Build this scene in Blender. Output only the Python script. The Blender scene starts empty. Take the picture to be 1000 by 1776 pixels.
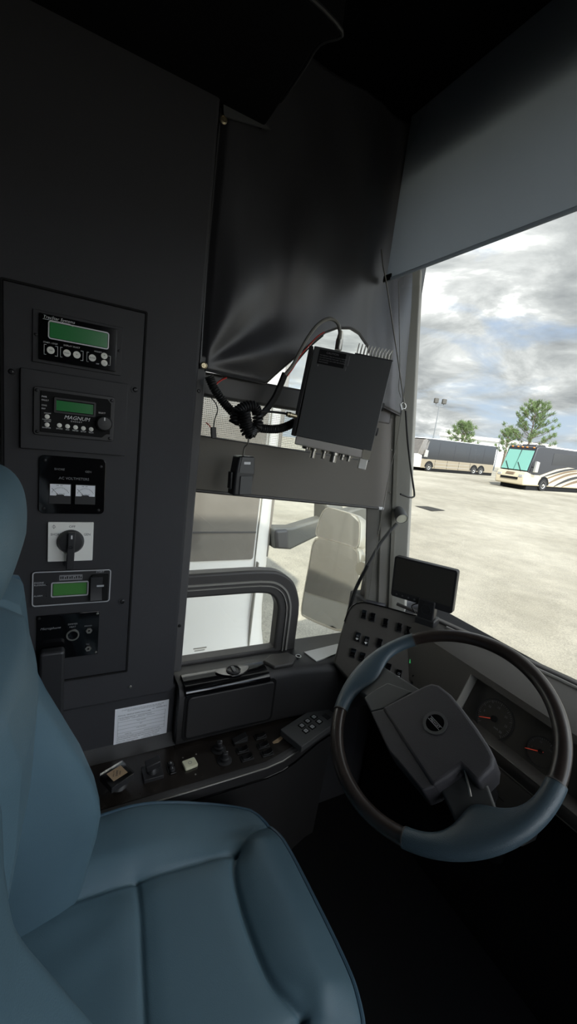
import bpy, bmesh, math, random
from mathutils import Vector, Matrix, Euler
random.seed(7)
scn = bpy.context.scene
COL = scn.collection
PI = math.pi

# ------------------------------------------------------------------ camera geometry (measured from the cab: X right, Y forward, Z up)
FPX = 720.0
def nrm(v):
    return Vector(v).normalized()
_d = nrm((-470, 3683, FPX))
_F = nrm((1326, (470 * 1326 - FPX * FPX) / 3683, FPX))
_U = -_d
_R = _F.cross(_U).normalized()
CAM = Vector((1.0, 0.0, 1.35))
def ray(px, py):
    v = Vector((px - 500.0, py - 888.0, FPX)) / FPX
    return Vector((v.dot(_R), v.dot(_F), v.dot(_U)))
def on(px, py, axis, val):
    r = ray(px, py)
    t = (val - CAM[axis]) / r[axis]
    return CAM + r * t
def onpl(px, py, p0, n):
    r = ray(px, py)
    return CAM + r * ((Vector(p0) - CAM).dot(n) / r.dot(n))

cd = bpy.data.cameras.new('camera')
cam = bpy.data.objects.new('camera', cd)
COL.objects.link(cam)
cd.sensor_fit = 'VERTICAL'
cd.sensor_height = 36.0
cd.lens = 36.0 * FPX / 1776.0
cd.clip_start = 0.01
cd.clip_end = 1500
cx = Vector((_R[0], _F[0], _U[0])); cy = -Vector((_R[1], _F[1], _U[1])); cz = -Vector((_R[2], _F[2], _U[2]))
m = Matrix((cx, cy, cz)).transposed().to_4x4()
m.translation = CAM
cam.matrix_world = m
scn.camera = cam

# ------------------------------------------------------------------ materials
def lin(c):
    return c / 12.92 if c <= 0.04045 else ((c + 0.055) / 1.055) ** 2.4
def rgb(h):
    return tuple(lin(int(h[i:i + 2], 16) / 255.0) for i in (0, 2, 4)) + (1.0,)
def mat(name, col, rough=0.6, metal=0.0, bump=0.0, scale=200.0, var=0.0, vscale=6.0, spec=0.5, coat=0.0, emit=None, estr=0.0, trans=0.0):
    m = bpy.data.materials.new(name)
    m.use_nodes = True
    nt = m.node_tree
    b = nt.nodes['Principled BSDF']
    c = rgb(col)
    b.inputs['Base Color'].default_value = c
    b.inputs['Roughness'].default_value = rough
    b.inputs['Metallic'].default_value = metal
    b.inputs['Specular IOR Level'].default_value = spec
    b.inputs['Coat Weight'].default_value = coat
    if emit:
        b.inputs['Emission Color'].default_value = rgb(emit)
        b.inputs['Emission Strength'].default_value = estr
    tc = None
    if bump or var:
        tc = nt.nodes.new('ShaderNodeTexCoord')
    if bump:
        n = nt.nodes.new('ShaderNodeTexNoise')
        n.inputs['Scale'].default_value = scale
        n.inputs['Detail'].default_value = 3
        nt.links.new(tc.outputs['Object'], n.inputs['Vector'])
        bp = nt.nodes.new('ShaderNodeBump')
        bp.inputs['Strength'].default_value = bump
        bp.inputs['Distance'].default_value = 0.002
        nt.links.new(n.outputs['Fac'], bp.inputs['Height'])
        nt.links.new(bp.outputs['Normal'], b.inputs['Normal'])
    if var:
        n2 = nt.nodes.new('ShaderNodeTexNoise')
        n2.inputs['Scale'].default_value = vscale
        n2.inputs['Detail'].default_value = 6
        nt.links.new(tc.outputs['Object'], n2.inputs['Vector'])
        mx = nt.nodes.new('ShaderNodeMix')
        mx.data_type = 'RGBA'
        lo = tuple(x * (1 - var) for x in c[:3]) + (1,)
        hi = tuple(min(1, x * (1 + var)) for x in c[:3]) + (1,)
        mx.inputs[6].default_value = lo
        mx.inputs[7].default_value = hi
        nt.links.new(n2.outputs['Fac'], mx.inputs[0])
        nt.links.new(mx.outputs[2], b.inputs['Base Color'])
    return m
def glass(name, tint, refl=0.06, rough=0.0):
    m = bpy.data.materials.new(name)
    m.use_nodes = True
    nt = m.node_tree
    nt.nodes.clear()
    out = nt.nodes.new('ShaderNodeOutputMaterial')
    tr = nt.nodes.new('ShaderNodeBsdfTransparent')
    tr.inputs[0].default_value = tint + (1,)
    gl = nt.nodes.new('ShaderNodeBsdfGlossy')
    gl.inputs['Roughness'].default_value = rough
    fr = nt.nodes.new('ShaderNodeLayerWeight')
    fr.inputs['Blend'].default_value = 0.25
    mu = nt.nodes.new('ShaderNodeMath'); mu.operation = 'MULTIPLY_ADD'
    mu.inputs[1].default_value = 0.5
    mu.inputs[2].default_value = refl
    nt.links.new(fr.outputs['Fresnel'], mu.inputs[0])
    mx = nt.nodes.new('ShaderNodeMixShader')
    nt.links.new(mu.outputs[0], mx.inputs[0])
    nt.links.new(tr.outputs[0], mx.inputs[1])
    nt.links.new(gl.outputs[0], mx.inputs[2])
    nt.links.new(mx.outputs[0], out.inputs[0])
    return m
def cloth_trans(name, col, tfac, hole=0.0, hscale=0):
    """woven shade cloth: diffuse + translucent, optionally perforated"""
    m = bpy.data.materials.new(name)
    m.use_nodes = True
    nt = m.node_tree
    nt.nodes.clear()
    out = nt.nodes.new('ShaderNodeOutputMaterial')
    df = nt.nodes.new('ShaderNodeBsdfPrincipled'); df.inputs['Base Color'].default_value = rgb(col); df.inputs['Roughness'].default_value = 0.75
    tl = nt.nodes.new('ShaderNodeBsdfTranslucent'); tl.inputs[0].default_value = rgb(col)
    mx = nt.nodes.new('ShaderNodeMixShader'); mx.inputs[0].default_value = tfac
    nt.links.new(df.outputs[0], mx.inputs[1]); nt.links.new(tl.outputs[0], mx.inputs[2])
    last = mx
    if hole:
        tp = nt.nodes.new('ShaderNodeBsdfTransparent')
        tc = nt.nodes.new('ShaderNodeTexCoord')
        sx = nt.nodes.new('ShaderNodeSeparateXYZ')
        nt.links.new(tc.outputs['Object'], sx.inputs[0])
        def wave(sock):
            a = nt.nodes.new('ShaderNodeMath'); a.operation = 'MULTIPLY'; a.inputs[1].default_value = hscale
            nt.links.new(sock, a.inputs[0])
            s = nt.nodes.new('ShaderNodeMath'); s.operation = 'SINE'
            nt.links.new(a.outputs[0], s.inputs[0]); return s
        a = wave(sx.outputs['Y']); b = wave(sx.outputs['Z'])
        ad = nt.nodes.new('ShaderNodeMath'); ad.operation = 'ADD'
        nt.links.new(a.outputs[0], ad.inputs[0]); nt.links.new(b.outputs[0], ad.inputs[1])
        gt = nt.nodes.new('ShaderNodeMath'); gt.operation = 'LESS_THAN'; gt.inputs[1].default_value = hole
        nt.links.new(ad.outputs[0], gt.inputs[0])
        m2 = nt.nodes.new('ShaderNodeMixShader')
        nt.links.new(gt.outputs[0], m2.inputs[0])
        nt.links.new(mx.outputs[0], m2.inputs[1]); nt.links.new(tp.outputs[0], m2.inputs[2])
        last = m2
    nt.links.new(last.outputs[0], out.inputs[0])
    return m

M = {}
M['wall'] = mat('black_vinyl_wall', '37373a', 0.62, bump=0.25, scale=900, spec=0.35)
M['ceil'] = mat('black_headliner', '141416', 0.95, spec=0.1)
M['plate'] = mat('black_panel_plate', '2c2c2f', 0.55, bump=0.12, scale=1200, spec=0.4)
M['dark'] = mat('black_plastic', '28282a', 0.45, spec=0.45)
M['gloss'] = mat('gloss_black', '0b0b0d', 0.08, spec=0.6)
M['matte'] = mat('matte_black', '161617', 0.8, spec=0.2)
M['rubber'] = mat('black_rubber', '434140', 0.5, spec=0.5)  # black raised to grey: glare round the window put into it
M['curtain'] = mat('black_leatherette', '37373a', 0.38, bump=0.12, scale=500, spec=0.55)  # black lifted towards grey: window glare put into the colour
M['pillar'] = mat('glare_lightened_pillar_vinyl', '8d8b85', 0.6, spec=0.4, bump=0.1, scale=700)  # vinyl paled: windshield glare put into the base colour
M['strip'] = mat('grey_metal_strip', '8f8c84', 0.45, metal=0.4)
M['white'] = mat('white_print', 'd8d8d8', 0.6)
M['btn'] = mat('white_button', 'e6e5df', 0.5)
M['greyprint'] = mat('grey_print', '77777a', 0.6)
M['lcd'] = mat('green_lcd', '1d6c35', 0.25, emit='1c6b33', estr=0.05)
M['lcdoff'] = mat('olive_lcd', '3f7038', 0.3, emit='3c7a35', estr=0.05)
M['silver'] = mat('silver_print', 'b9babd', 0.4, metal=0.3)
M['chrome'] = mat('chrome', 'd8d6d2', 0.12, metal=1.0)
M['steel'] = mat('brushed_steel', 'a8a6a0', 0.35, metal=0.9)
M['brass'] = mat('brass_snap', 'b0a488', 0.35, metal=0.9)
M['screw'] = mat('black_screw', '2e2e30', 0.35, metal=0.6)
M['alum'] = mat('aluminium_plate', 'cdccc8', 0.42, metal=0.25)
M['seat'] = mat('blue_leather', '4d6571', 0.5, bump=0.18, scale=700, spec=0.4, var=0.06, vscale=8)
M['seatdark'] = mat('navy_piping', '3a5262', 0.4)
M['grip'] = mat('blue_black_leather', '3d4d57', 0.42, bump=0.25, scale=600, spec=0.5)
M['wood'] = mat('dark_wood_rim', '2f2825', 0.28, spec=0.6, var=0.5, vscale=40)
M['hub'] = mat('charcoal_airbag_cover', '39383c', 0.55, bump=0.35, scale=900, spec=0.45)
M['dash'] = mat('charcoal_dash', '4c4945', 0.62, bump=0.2, scale=800, spec=0.4)  # albedo raised: glare over the dash put into its colour
M['cons'] = mat('black_console_vinyl', '2c2b2c', 0.5, bump=0.3, scale=700, spec=0.45)
M['burl'] = mat('dark_burl_top', '231f1c', 0.25, spec=0.5, var=0.8, vscale=45)
M['cream'] = mat('cream_plastic', 'd6d5bb', 0.45)
M['paper'] = mat('white_paper', 'e9ebf0', 0.7)
M['ink'] = mat('black_ink', '26262c', 0.7)
M['tan'] = mat('bare_tan_patch', '9c8468', 0.8)
M['radio'] = mat('haze_lightened_radio_case', '4a4b4c', 0.5, spec=0.45)  # case lightened: haze put into its grey
M['cable'] = mat('black_cable', '19191a', 0.5)
M['gcable'] = mat('grey_cable', '6d6b64', 0.5)
M['red'] = mat('red_wire', 'b5332c', 0.5)
M['redn'] = mat('red_needle', 'd8523c', 0.5, emit='c8402c', estr=0.25)
M['green'] = mat('green_lamp', '3fae62', 0.4, emit='3fae62', estr=0.35)
M['screen'] = mat('haze_lightened_screen', '3c3a36', 0.35, spec=0.5)  # black screen lightened: haze over the glass put into its colour
M['lens'] = mat('lamp_lens', 'c9c7b8', 0.35)
M['buswhite'] = mat('white_coach_paint', 'd6d3ce', 0.4, coat=0.2)
M['armgrey'] = mat('dark_grey_mirror_arm', '55544f', 0.5)
M['paleglass'] = mat('pale_tinted_coach_glass', '8a8681', 0.15, spec=0.6)
M['busglass'] = mat('dark_tinted_coach_glass', '6a655f', 0.10, spec=0.7, var=0.3, vscale=3)  # lighter mottled base stands in for sky reflected in the glass
M['busblack'] = mat('black_coach_glass', '1e1e20', 0.12, spec=0.7)
M['buschamp'] = mat('champagne_coach_paint', '857b69', 0.5)
M['rvcream'] = mat('cream_coach_paint', 'b9ae96', 0.4)
M['rvbrown'] = mat('brown_swoosh_paint', '6b5a48', 0.35)
M['rvblack'] = mat('black_coach_paint', '26262a', 0.25, spec=0.6)
M['teal'] = mat('teal_windshield', '6fa096', 0.15, spec=0.6)
M['tyre'] = mat('tyre', '1d1d1d', 0.85)
M['rim'] = mat('wheel_rim', 'b9b7b2', 0.35, metal=0.6)
M['bark'] = mat('bark', '5b4d3d', 0.9)
M['needle'] = mat('pine_needles', '56683e', 0.8, var=0.5, vscale=1.2)
M['shed'] = mat('white_shed', 'd8dada', 0.7)
M['lpole'] = mat('grey_pole', '6f7376', 0.6)
M['amber'] = mat('amber_lamp', 'c8742a', 0.4)
M['drain'] = mat('iron_drain', '4c4a46', 0.8)
M['mirror'] = mat('mirror_glass', 'c4c4be', 0.02, metal=1.0)
M['mhouse'] = mat('pale_mirror_housing', 'd9d3c4', 0.2, metal=0.5)
M['glass'] = glass('window_glass', (0.93, 0.95, 0.93), 0.02)
M['wshade'] = cloth_trans('grey_windshield_shade', 'ccd2d9', 0.62)
M['sshade'] = cloth_trans('grey_side_shade', '85817b', 0.42)
M['mesh'] = cloth_trans('perforated_shade_mesh', 'cfcfca', 0.6, hole=0.7, hscale=1300)
def clear_plastic():
    return glass('clear_plastic', (0.75, 0.75, 0.75), 0.12, 0.05)
M['clear'] = clear_plastic()

# ------------------------------------------------------------------ object helpers
ORG = {}
def link(o):
    COL.objects.link(o); return o
def thing(name, label, cat, loc=(0, 0, 0), group=None):
    o = link(bpy.data.objects.new(name, None))
    o.location = loc; o.empty_display_size = 0.05
    o['label'] = label; o['category'] = cat
    if group: o['group'] = group
    ORG[o.name] = Vector(loc)
    return o
def mesh_obj(name, bm, m, parent=None, bev=0.0, flat=False, org=None, ang=38):
    o_ = ORG[parent.name] if parent else Vector(org or (0, 0, 0))
    if len(bm.faces):
        bmesh.ops.recalc_face_normals(bm, faces=bm.faces)
    for v in bm.verts: v.co -= o_
    me = bpy.data.meshes.new(name)
    bm.to_mesh(me); bm.free()
    ms = m if isinstance(m, (list, tuple)) else [m]
    for k in ms: me.materials.append(k)
    if not flat:
        for p in me.polygons: p.use_smooth = True
        me.set_sharp_from_angle(angle=math.radians(ang))
    o = link(bpy.data.objects.new(name, me))
    if parent:
        o.parent = parent
    else:
        o.location = o_
    ORG[o.name] = o_
    if bev:
        b = o.modifiers.new('bevel', 'BEVEL'); b.width = bev; b.segments = 3; b.limit_method = 'ANGLE'; b.angle_limit = math.radians(40)
        b.use_clamp_overlap = True
    return o
def part(name, bm, m, parent, bev=0.0, label=None, flat=False, ang=38):
    o = mesh_obj(name, bm, m, parent, bev, flat, ang=ang)
    if label: o['label'] = label
    return o
def solo(name, bm, m, label, cat, org, bev=0.0, group=None, kind=None, flat=False):
    o = mesh_obj(name, bm, m, None, bev, flat, org)
    o['label'] = label; o['category'] = cat
    if group: o['group'] = group
    if kind: o['kind'] = kind
    return o
def struct(name, bm, m, bev=0.0, org=(0, 0, 0), flat=False):
    o = mesh_obj(name, bm, m, None, bev, flat, org); o['kind'] = 'structure'; return o
B = bmesh.new
I4 = Matrix.Identity(4)
def frame(o, u, v):
    u = nrm(u); v = Vector(v); w = u.cross(v).normalized(); v = w.cross(u).normalized()
    f = Matrix((u, v, w)).transposed().to_4x4(); f.translation = Vector(o); return f
WALL = frame((0, 0, 0), (0, 1, 0), (0, 0, 1))          # u = Y, v = Z, w = X : things on the left wall
def box(bm, x0, x1, y0, y1, z0, z1, F=I4):
    vs = [bm.verts.new(F @ Vector((x, y, z))) for x in (x0, x1) for y in (y0, y1) for z in (z0, z1)]
    for f in ((0, 1, 3, 2), (4, 6, 7, 5), (0, 4, 5, 1), (2, 3, 7, 6), (0, 2, 6, 4), (1, 5, 7, 3)):
        bm.faces.new([vs[i] for i in f])
def poly(bm, pts, w0, w1, F=I4):
    a = [bm.verts.new(F @ Vector((p[0], p[1], w0))) for p in pts]
    b = [bm.verts.new(F @ Vector((p[0], p[1], w1))) for p in pts]
    n = len(pts)
    bm.faces.new(a[::-1]); bm.faces.new(b)
    for i in range(n):
        bm.faces.new((a[i], a[(i + 1) % n], b[(i + 1) % n], b[i]))
def loft2(bm, A, C_):
    """prism between two same-length 3-D loops"""
    a = [bm.verts.new(Vector(p)) for p in A]; b = [bm.verts.new(Vector(p)) for p in C_]
    n = len(a)
    bm.faces.new(a[::-1]); bm.faces.new(b)
    for i in range(n):
        bm.faces.new((a[i], a[(i + 1) % n], b[(i + 1) % n], b[i]))
def rrpts(u0, u1, v0, v1, r, seg=5):
    out = []
    for (cx_, cy_, a0) in ((u1 - r, v0 + r, -90), (u1 - r, v1 - r, 0), (u0 + r, v1 - r, 90), (u0 + r, v0 + r, 180)):
        for k in range(seg + 1):
            a = math.radians(a0 + 90.0 * k / seg)
            out.append((cx_ + r * math.cos(a), cy_ + r * math.sin(a)))
    return out
def rr(bm, u0, u1, v0, v1, r, w0, w1, F=I4):
    poly(bm, rrpts(u0, u1, v0, v1, r), w0, w1, F)
def rring(bm, u0, u1, v0, v1, r, t, w0, w1, F=I4):
    """rounded rectangular frame of width t"""
    o = rrpts(u0, u1, v0, v1, r); i = rrpts(u0 + t, u1 - t, v0 + t, v1 - t, max(r - t, 0.0004))
    ringloop(bm, o, i, w0, w1, F)
def ringloop(bm, o, i, w0, w1, F=I4):
    n = len(o)
    L = [[bm.verts.new(F @ Vector((p[0], p[1], w))) for p in q] for q, w in ((o, w0), (o, w1), (i, w1), (i, w0))]
    for a in range(4):
        A, C_ = L[a], L[(a + 1) % 4]
        for k in range(n):
            bm.faces.new((A[k], A[(k + 1) % n], C_[(k + 1) % n], C_[k]))
def cyl(bm, u, v, r, w0, w1, F=I4, seg=24, r1=None):
    r1 = r if r1 is None else r1
    a = [bm.verts.new(F @ Vector((u + r * math.cos(2 * PI * k / seg), v + r * math.sin(2 * PI * k / seg), w0))) for k in range(seg)]
    b = [bm.verts.new(F @ Vector((u + r1 * math.cos(2 * PI * k / seg), v + r1 * math.sin(2 * PI * k / seg), w1))) for k in range(seg)]
    bm.faces.new(a[::-1]); bm.faces.new(b)
    for k in range(seg):
        bm.faces.new((a[k], a[(k + 1) % seg], b[(k + 1) % seg], b[k]))
def annulus(bm, u, v, r0, r1, w0, w1, F=I4, seg=28):
    o = [(u + r1 * math.cos(2 * PI * k / seg), v + r1 * math.sin(2 * PI * k / seg)) for k in range(seg)]
    i = [(u + r0 * math.cos(2 * PI * k / seg), v + r0 * math.sin(2 * PI * k / seg)) for k in range(seg)]
    ringloop(bm, o, i, w0, w1, F)
def lathe(bm, prof, F=I4, seg=28):
    loops = [[bm.verts.new(F @ Vector((r * math.cos(2 * PI * k / seg), r * math.sin(2 * PI * k / seg), w))) for k in range(seg)] for r, w in prof]
    for a, b in zip(loops, loops[1:]):
        for k in range(seg):
            bm.faces.new((a[k], a[(k + 1) % seg], b[(k + 1) % seg], b[k]))
    bm.faces.new(loops[0][::-1]); bm.faces.new(loops[-1])
def smooth(pts, n=8):
    P = [Vector(p) for p in pts]
    if len(P) < 3: return P
    out = []
    Q = [P[0] * 2 - P[1]] + P + [P[-1] * 2 - P[-2]]
    for i in range(1, len(Q) - 2):
        a, b, c, d = Q[i - 1:i + 3]
        for k in range(n):
            t = k / n
            out.append(0.5 * ((2 * b) + (c - a) * t + (2 * a - 5 * b + 4 * c - d) * t * t + (3 * b - a - 3 * c + d) * t ** 3))
    out.append(P[-1])
    return out
def tube(bm, pts, r, seg=8, sm=0, closed=False):
    P = smooth(pts, sm) if sm else [Vector(p) for p in pts]
    n = len(P)
    R_ = r if callable(r) else (lambda t: r)
    loops = []
    ref = None
    for i in range(n):
        if closed: T = (P[(i + 1) % n] - P[i - 1])
        else: T = (P[min(i + 1, n - 1)] - P[max(i - 1, 0)])
        T.normalize()
        if ref is None:
            ref = T.orthogonal().normalized()
        ref = (ref - T * ref.dot(T)).normalized()
        b = T.cross(ref)
        rad = R_(i / max(1, n - 1))
        loops.append([bm.verts.new(P[i] + (ref * math.cos(2 * PI * k / seg) + b * math.sin(2 * PI * k / seg)) * rad) for k in range(seg)])
    for i in range(n if closed else n - 1):
        a, b = loops[i], loops[(i + 1) % n]
        for k in range(seg):
            bm.faces.new((a[k], a[(k + 1) % seg], b[(k + 1) % seg], b[k]))
    if not closed:
        bm.faces.new(loops[0][::-1]); bm.faces.new(loops[-1])
def grid(bm, fn, nu, nv, closeu=False):
    V = [[bm.verts.new(fn(i / nu, j / nv)) for j in range(nv + 1)] for i in range(nu if closeu else nu + 1)]
    for i in range(nu):
        for j in range(nv):
            a = V[i]; b = V[(i + 1) % len(V)]
            bm.faces.new((a[j], b[j], b[j + 1], a[j + 1]))
    return V
def text(bm, s, u, v, size, w, F=I4, align='LEFT', ext=0.0002, shear=0.0, sx=1.0):
    cu = bpy.data.curves.new('t', 'FONT')
    cu.body = s; cu.size = size; cu.extrude = ext; cu.align_x = align; cu.shear = shear; cu.resolution_u = 2
    o = bpy.data.objects.new('t', cu); COL.objects.link(o)
    dg = bpy.context.evaluated_depsgraph_get()
    me = bpy.data.meshes.new_from_object(o.evaluated_get(dg))
    X = F @ Matrix.Translation((u, v, w)) @ Matrix.Diagonal((sx, 1, 1, 1))
    vs = [bm.verts.new(X @ q.co) for q in me.vertices]
    for p in me.polygons:
        try: bm.faces.new([vs[i] for i in p.vertices])
        except ValueError: pass
    bpy.data.objects.remove(o); bpy.data.curves.remove(cu); bpy.data.meshes.remove(me)
def ellipsoid(bm, c, r, F=I4, nu=24, nv=14, e=1.0):
    def sp(x, p): return math.copysign(abs(x) ** p, x)
    c = Vector(c)
    loops = []
    for j in range(1, nv):
        la = -PI / 2 + PI * j / nv
        loops.append([bm.verts.new(F @ (c + Vector((r[0] * sp(math.cos(la), e) * sp(math.cos(2 * PI * k / nu), e), r[1] * sp(math.cos(la), e) * sp(math.sin(2 * PI * k / nu), e), r[2] * sp(math.sin(la), e))))) for k in range(nu)])
    for a, b in zip(loops, loops[1:]):
        for k in range(nu): bm.faces.new((a[k], a[(k + 1) % nu], b[(k + 1) % nu], b[k]))
    p0 = bm.verts.new(F @ (c + Vector((0, 0, -r[2])))); p1 = bm.verts.new(F @ (c + Vector((0, 0, r[2]))))
    for k in range(nu):
        bm.faces.new((p0, loops[0][(k + 1) % nu], loops[0][k])); bm.faces.new((p1, loops[-1][k], loops[-1][(k + 1) % nu]))
def interp(tab, x):
    if x <= tab[0][0]: return tab[0][1]
    for (a, p), (b, q) in zip(tab, tab[1:]):
        if x <= b:
            t = (x - a) / (b - a); t = t * t * (3 - 2 * t)
            return p + (q - p) * t
    return tab[-1][1]
def linterp(tab, x):
    if x <= tab[0][0]: return tab[0][1]
    for (a, p), (b, q) in zip(tab, tab[1:]):
        if x <= b: return p + (q - p) * (x - a) / (b - a)
    return tab[-1][1]
def sstep(a, b, x):
    t = min(1, max(0, (x - a) / (b - a))); return t * t * (3 - 2 * t)

# ================================================================== THE SETTING
XR = 2.3
DOOR0 = .35
bm = B(); box(bm, -0.2, XR, -1.7, 1.35, -0.06, 0.0)
struct('floor', bm, M['matte'])
bm = B(); box(bm, -0.2, XR + .1, -9.0, 1.2, 2.22, 2.55)
box(bm, -0.2, XR + .1, .84, 1.2, 2.03, 2.22)  # header lowered unseen behind the shade, to darken the shade's top
struct('ceiling', bm, M['ceil'])
bm = B(); box(bm, -0.2, XR + .1, -1.76, -1.7, -0.06, 2.30)
struct('wall_rear', bm, M['ceil'])
# right side of the cab: solid behind the entrance, unseen door opening ahead, sized for fill light
bm = B(); box(bm, XR, XR + .1, -1.7, DOOR0, -0.06, 2.22); box(bm, XR, XR + .1, DOOR0, 1.2, -0.06, 0.85); box(bm, XR, XR + .1, DOOR0, 1.2, 2.04, 2.22)
box(bm, XR, XR + .1, 1.10, 1.2, .85, 2.04)
struct('wall_right', bm, M['wall'])
bm = B(); box(bm, -0.2, XR, 1.24, 1.32, -0.06, 0.74)
struct('wall_front', bm, M['matte'])
# left wall: column with the instruments, and what lies round the driver's window
bm = B()
poly(bm, [(-1.7, .62), (.262, .62), (.272, .632), (.272, 2.22), (-1.7, 2.22)], -0.2, 0.0, WALL)      # column
box(bm, -0.2, -0.012, -1.7, 0.285, -.06, .635)                                                     # below it
box(bm, -0.2, -0.04, 0.25, 1.0, -.06, .60); box(bm, -0.2, -0.06, .98, 1.32, -.06, .78)                                                         # under the sill
box(bm, -0.2, -0.12, 0.25, 0.90, 1.74, 2.22)                                                       # over the window
struct('wall_left', bm, M['wall'], bev=0.008)
# narrow window post that stands behind the column
bm = B(); box(bm, -0.11, -0.03, 0.262, 0.298, .66, 1.50)
post = struct('trim_1', bm, mat('glare_lightened_post_vinyl', '4b4a4b', 0.55, bump=.1, scale=900), bev=.004)  # wall vinyl lightened on this post; window glare put into the colour
def screw(F, u, v, w, parent, r=.0045, m='screw'):
    bm = B(); lathe(bm, [(r, 0), (r, .0012), (r * .75, .0024), (r * .35, .0026), (r * .3, .0012)], F @ Matrix.Translation((u, v, w)), 14)
    return part('screw', bm, M[m], parent)
FP = frame((-0.03, 0, 0), (0, 1, 0), (0, 0, 1))
screw(FP, .284, 1.417, 0, post); screw(FP, .283, .80, 0, post)
# outside skin of the coach
bm = B(); box(bm, -0.235, -0.2, -9.0, 1.0, -.75, .58); box(bm, -0.235, -0.2, -9.0, .25, .58, 1.76); box(bm, -0.235, -.2, -9.0, .9, 1.76, 2.35)
struct('trim_2', bm, M['buswhite'])
# front left post: raked with the windshield
def post_loop(z):
    k = -0.18 * (z - 1.0)
    return [(-.115, .945 + k, z), (-.075, .985 + k, z), (-.02, 1.057 + k, z), (-.055, 1.10 + k, z), (-.20, 1.10 + k, z), (-.20, 1.03 + k, z)]
bm = B(); loft2(bm, post_loop(.55), post_loop(1.86))
ap = struct('trim_3', bm, M['pillar'], bev=.004)
bm = B()
for t, wd in ((.42, .006),):
    A = []; C_ = []
    for z, L in ((.6, A), (1.85, C_)):
        q = post_loop(z); a = Vector(q[1]); b = Vector(q[2]); d = (b - a); n_ = Vector((d.y, -d.x, 0)).normalized()
        p = a + d * t
        L += [p - d.normalized() * wd + n_ * .0005, p + d.normalized() * wd + n_ * .0005, p + d.normalized() * wd + n_ * .006, p - d.normalized() * wd + n_ * .006]
    loft2(bm, A, C_)
part('channel_strip', bm, M['strip'], ap, label='pale metal channel strip')
bm = B()
for t in (.1, .93):
    A = []; C_ = []
    for z, L in ((.6, A), (1.85, C_)):
        q = post_loop(z); a = Vector(q[0]); b = Vector(q[1]); d = (b - a); n_ = Vector((d.y, -d.x, 0)).normalized()
        p = a + d * t
        L += [p - d.normalized() * .002, p + d.normalized() * .002, p + d.normalized() * .002 + n_ * .004, p - d.normalized() * .002 + n_ * .004]
    loft2(bm, A, C_)
part('seam_strip', bm, M['strip'], ap)
for z in (1.33, 1.19):
    k = -.18 * (z - 1); q = post_loop(z); a = Vector(q[1]); b = Vector(q[2]); d = (b - a).normalized(); n_ = Vector((d.y, -d.x, 0))
    F = frame(a + (b - a) * .25 + n_ * .001, d, (0, 0, 1)); screw(F, 0, 0, 0, ap, .004, 'steel')
# ceiling bulkhead over the driver
bm = B()
cor = on(556, 50, 2, 2.005)
pts = [(-.2, -1.7), (-.2, .382), (.05, .388), (.14, .384)]
c1 = on(470, 205, 2, 2.005); c2 = on(545, 90, 2, 2.005); c3 = on(560, 20, 2, 2.005)
pl_ = smooth([(c1.x, c1.y, 0), (c2.x, c2.y, 0), (c3.x, c3.y, 0), (c3.x + .03, -.2, 0)], 8)
pts = [(-.2, -1.7), (-.2, c1.y)] + [(p.x, p.y) for p in pl_] + [(c3.x + .06, -1.7)]
poly(bm, pts, 2.005, 2.23)
struct('trim_4', bm, M['ceil'], bev=.03)
bm = B(); tube(bm, [(p.x, p.y, 2.008) for p in pl_[2:20]], .0035, 8)
struct('trim_5', bm, M['dark'])

# ------------------------------------------------------------------ windows
# window 1: driver's side window
def wpt(px, py): 
    p = on(px, py, 0, -.12); return (p.y, p.z)
w1 = struct('window_1', (lambda b: (rring(b, .27, 1.03, .595, 1.745, .03, .03, -.165, -.125, WALL), b)[1])(B()), M['rubber'], bev=.004)
bm = B(); box(bm, -.152, -.147, .28, 1.02, .60, 1.74)
part('pane', bm, M['glass'], w1)
# sliding opening frame, lower left
bm = B()
o = [(.10, .915), (.50, .918)] + [(p.x, p.y) for p in smooth([(.55, .917, 0), (.61, .908, 0), (.665, .872, 0), (.695, .81, 0), (.703, .755, 0)], 5)] + [(.704, .60), (.10, .60)]
i = [(.14, .845), (.50, .843)] + [(p.x, p.y) for p in smooth([(.54, .842, 0), (.58, .836, 0), (.605, .818, 0), (.619, .79, 0), (.622, .765, 0)], 5)] + [(.624, .64), (.14, .64)]
ringloop(bm, o, i, -.145, -.10, WALL)
sl = part('sliding_frame', bm, M['rubber'], w1, bev=.008)
bm = B()
def inset(L, t):
    return [(p[0] + (q[0] - p[0]) * t, p[1] + (q[1] - p[1]) * t) for p, q in zip(L, [i[k] for k in range(len(L))])]
ringloop(bm, inset(o, .42), inset(o, .5), -.10, -.096, WALL)
ringloop(bm, inset(o, .62), inset(o, .66), -.10, -.095, WALL)
part('frame_lip', bm, M['pillar'], sl)
# window 2: windshield
def wy(x): return linterp([(-.1, .98), (.15, 1.06), (.535, 1.15), (1.25, 1.215), (2.3, 1.10)], x)
bm = B()
grid(bm, lambda a, b: Vector((-.03 + a * 2.32, wy(-.03 + a * 2.32) + .02 - .18 * (b * 1.43 - .0), .79 + b * 1.43)), 40, 6)
w2 = struct('window_2', bm, M['glass'])
bm = B(); tube(bm, [(x, wy(x) - .004, .817) for x in [.02 + .06 * k for k in range(38)]], .006, 8)
part('gasket', bm, M['rubber'], w2)
bm = B(); tube(bm, [(x, wy(x) - .018, .816) for x in [.2 + .06 * k for k in range(35)]], .005, 8)
part('gasket_lip', bm, M['pillar'], w2)

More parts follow.
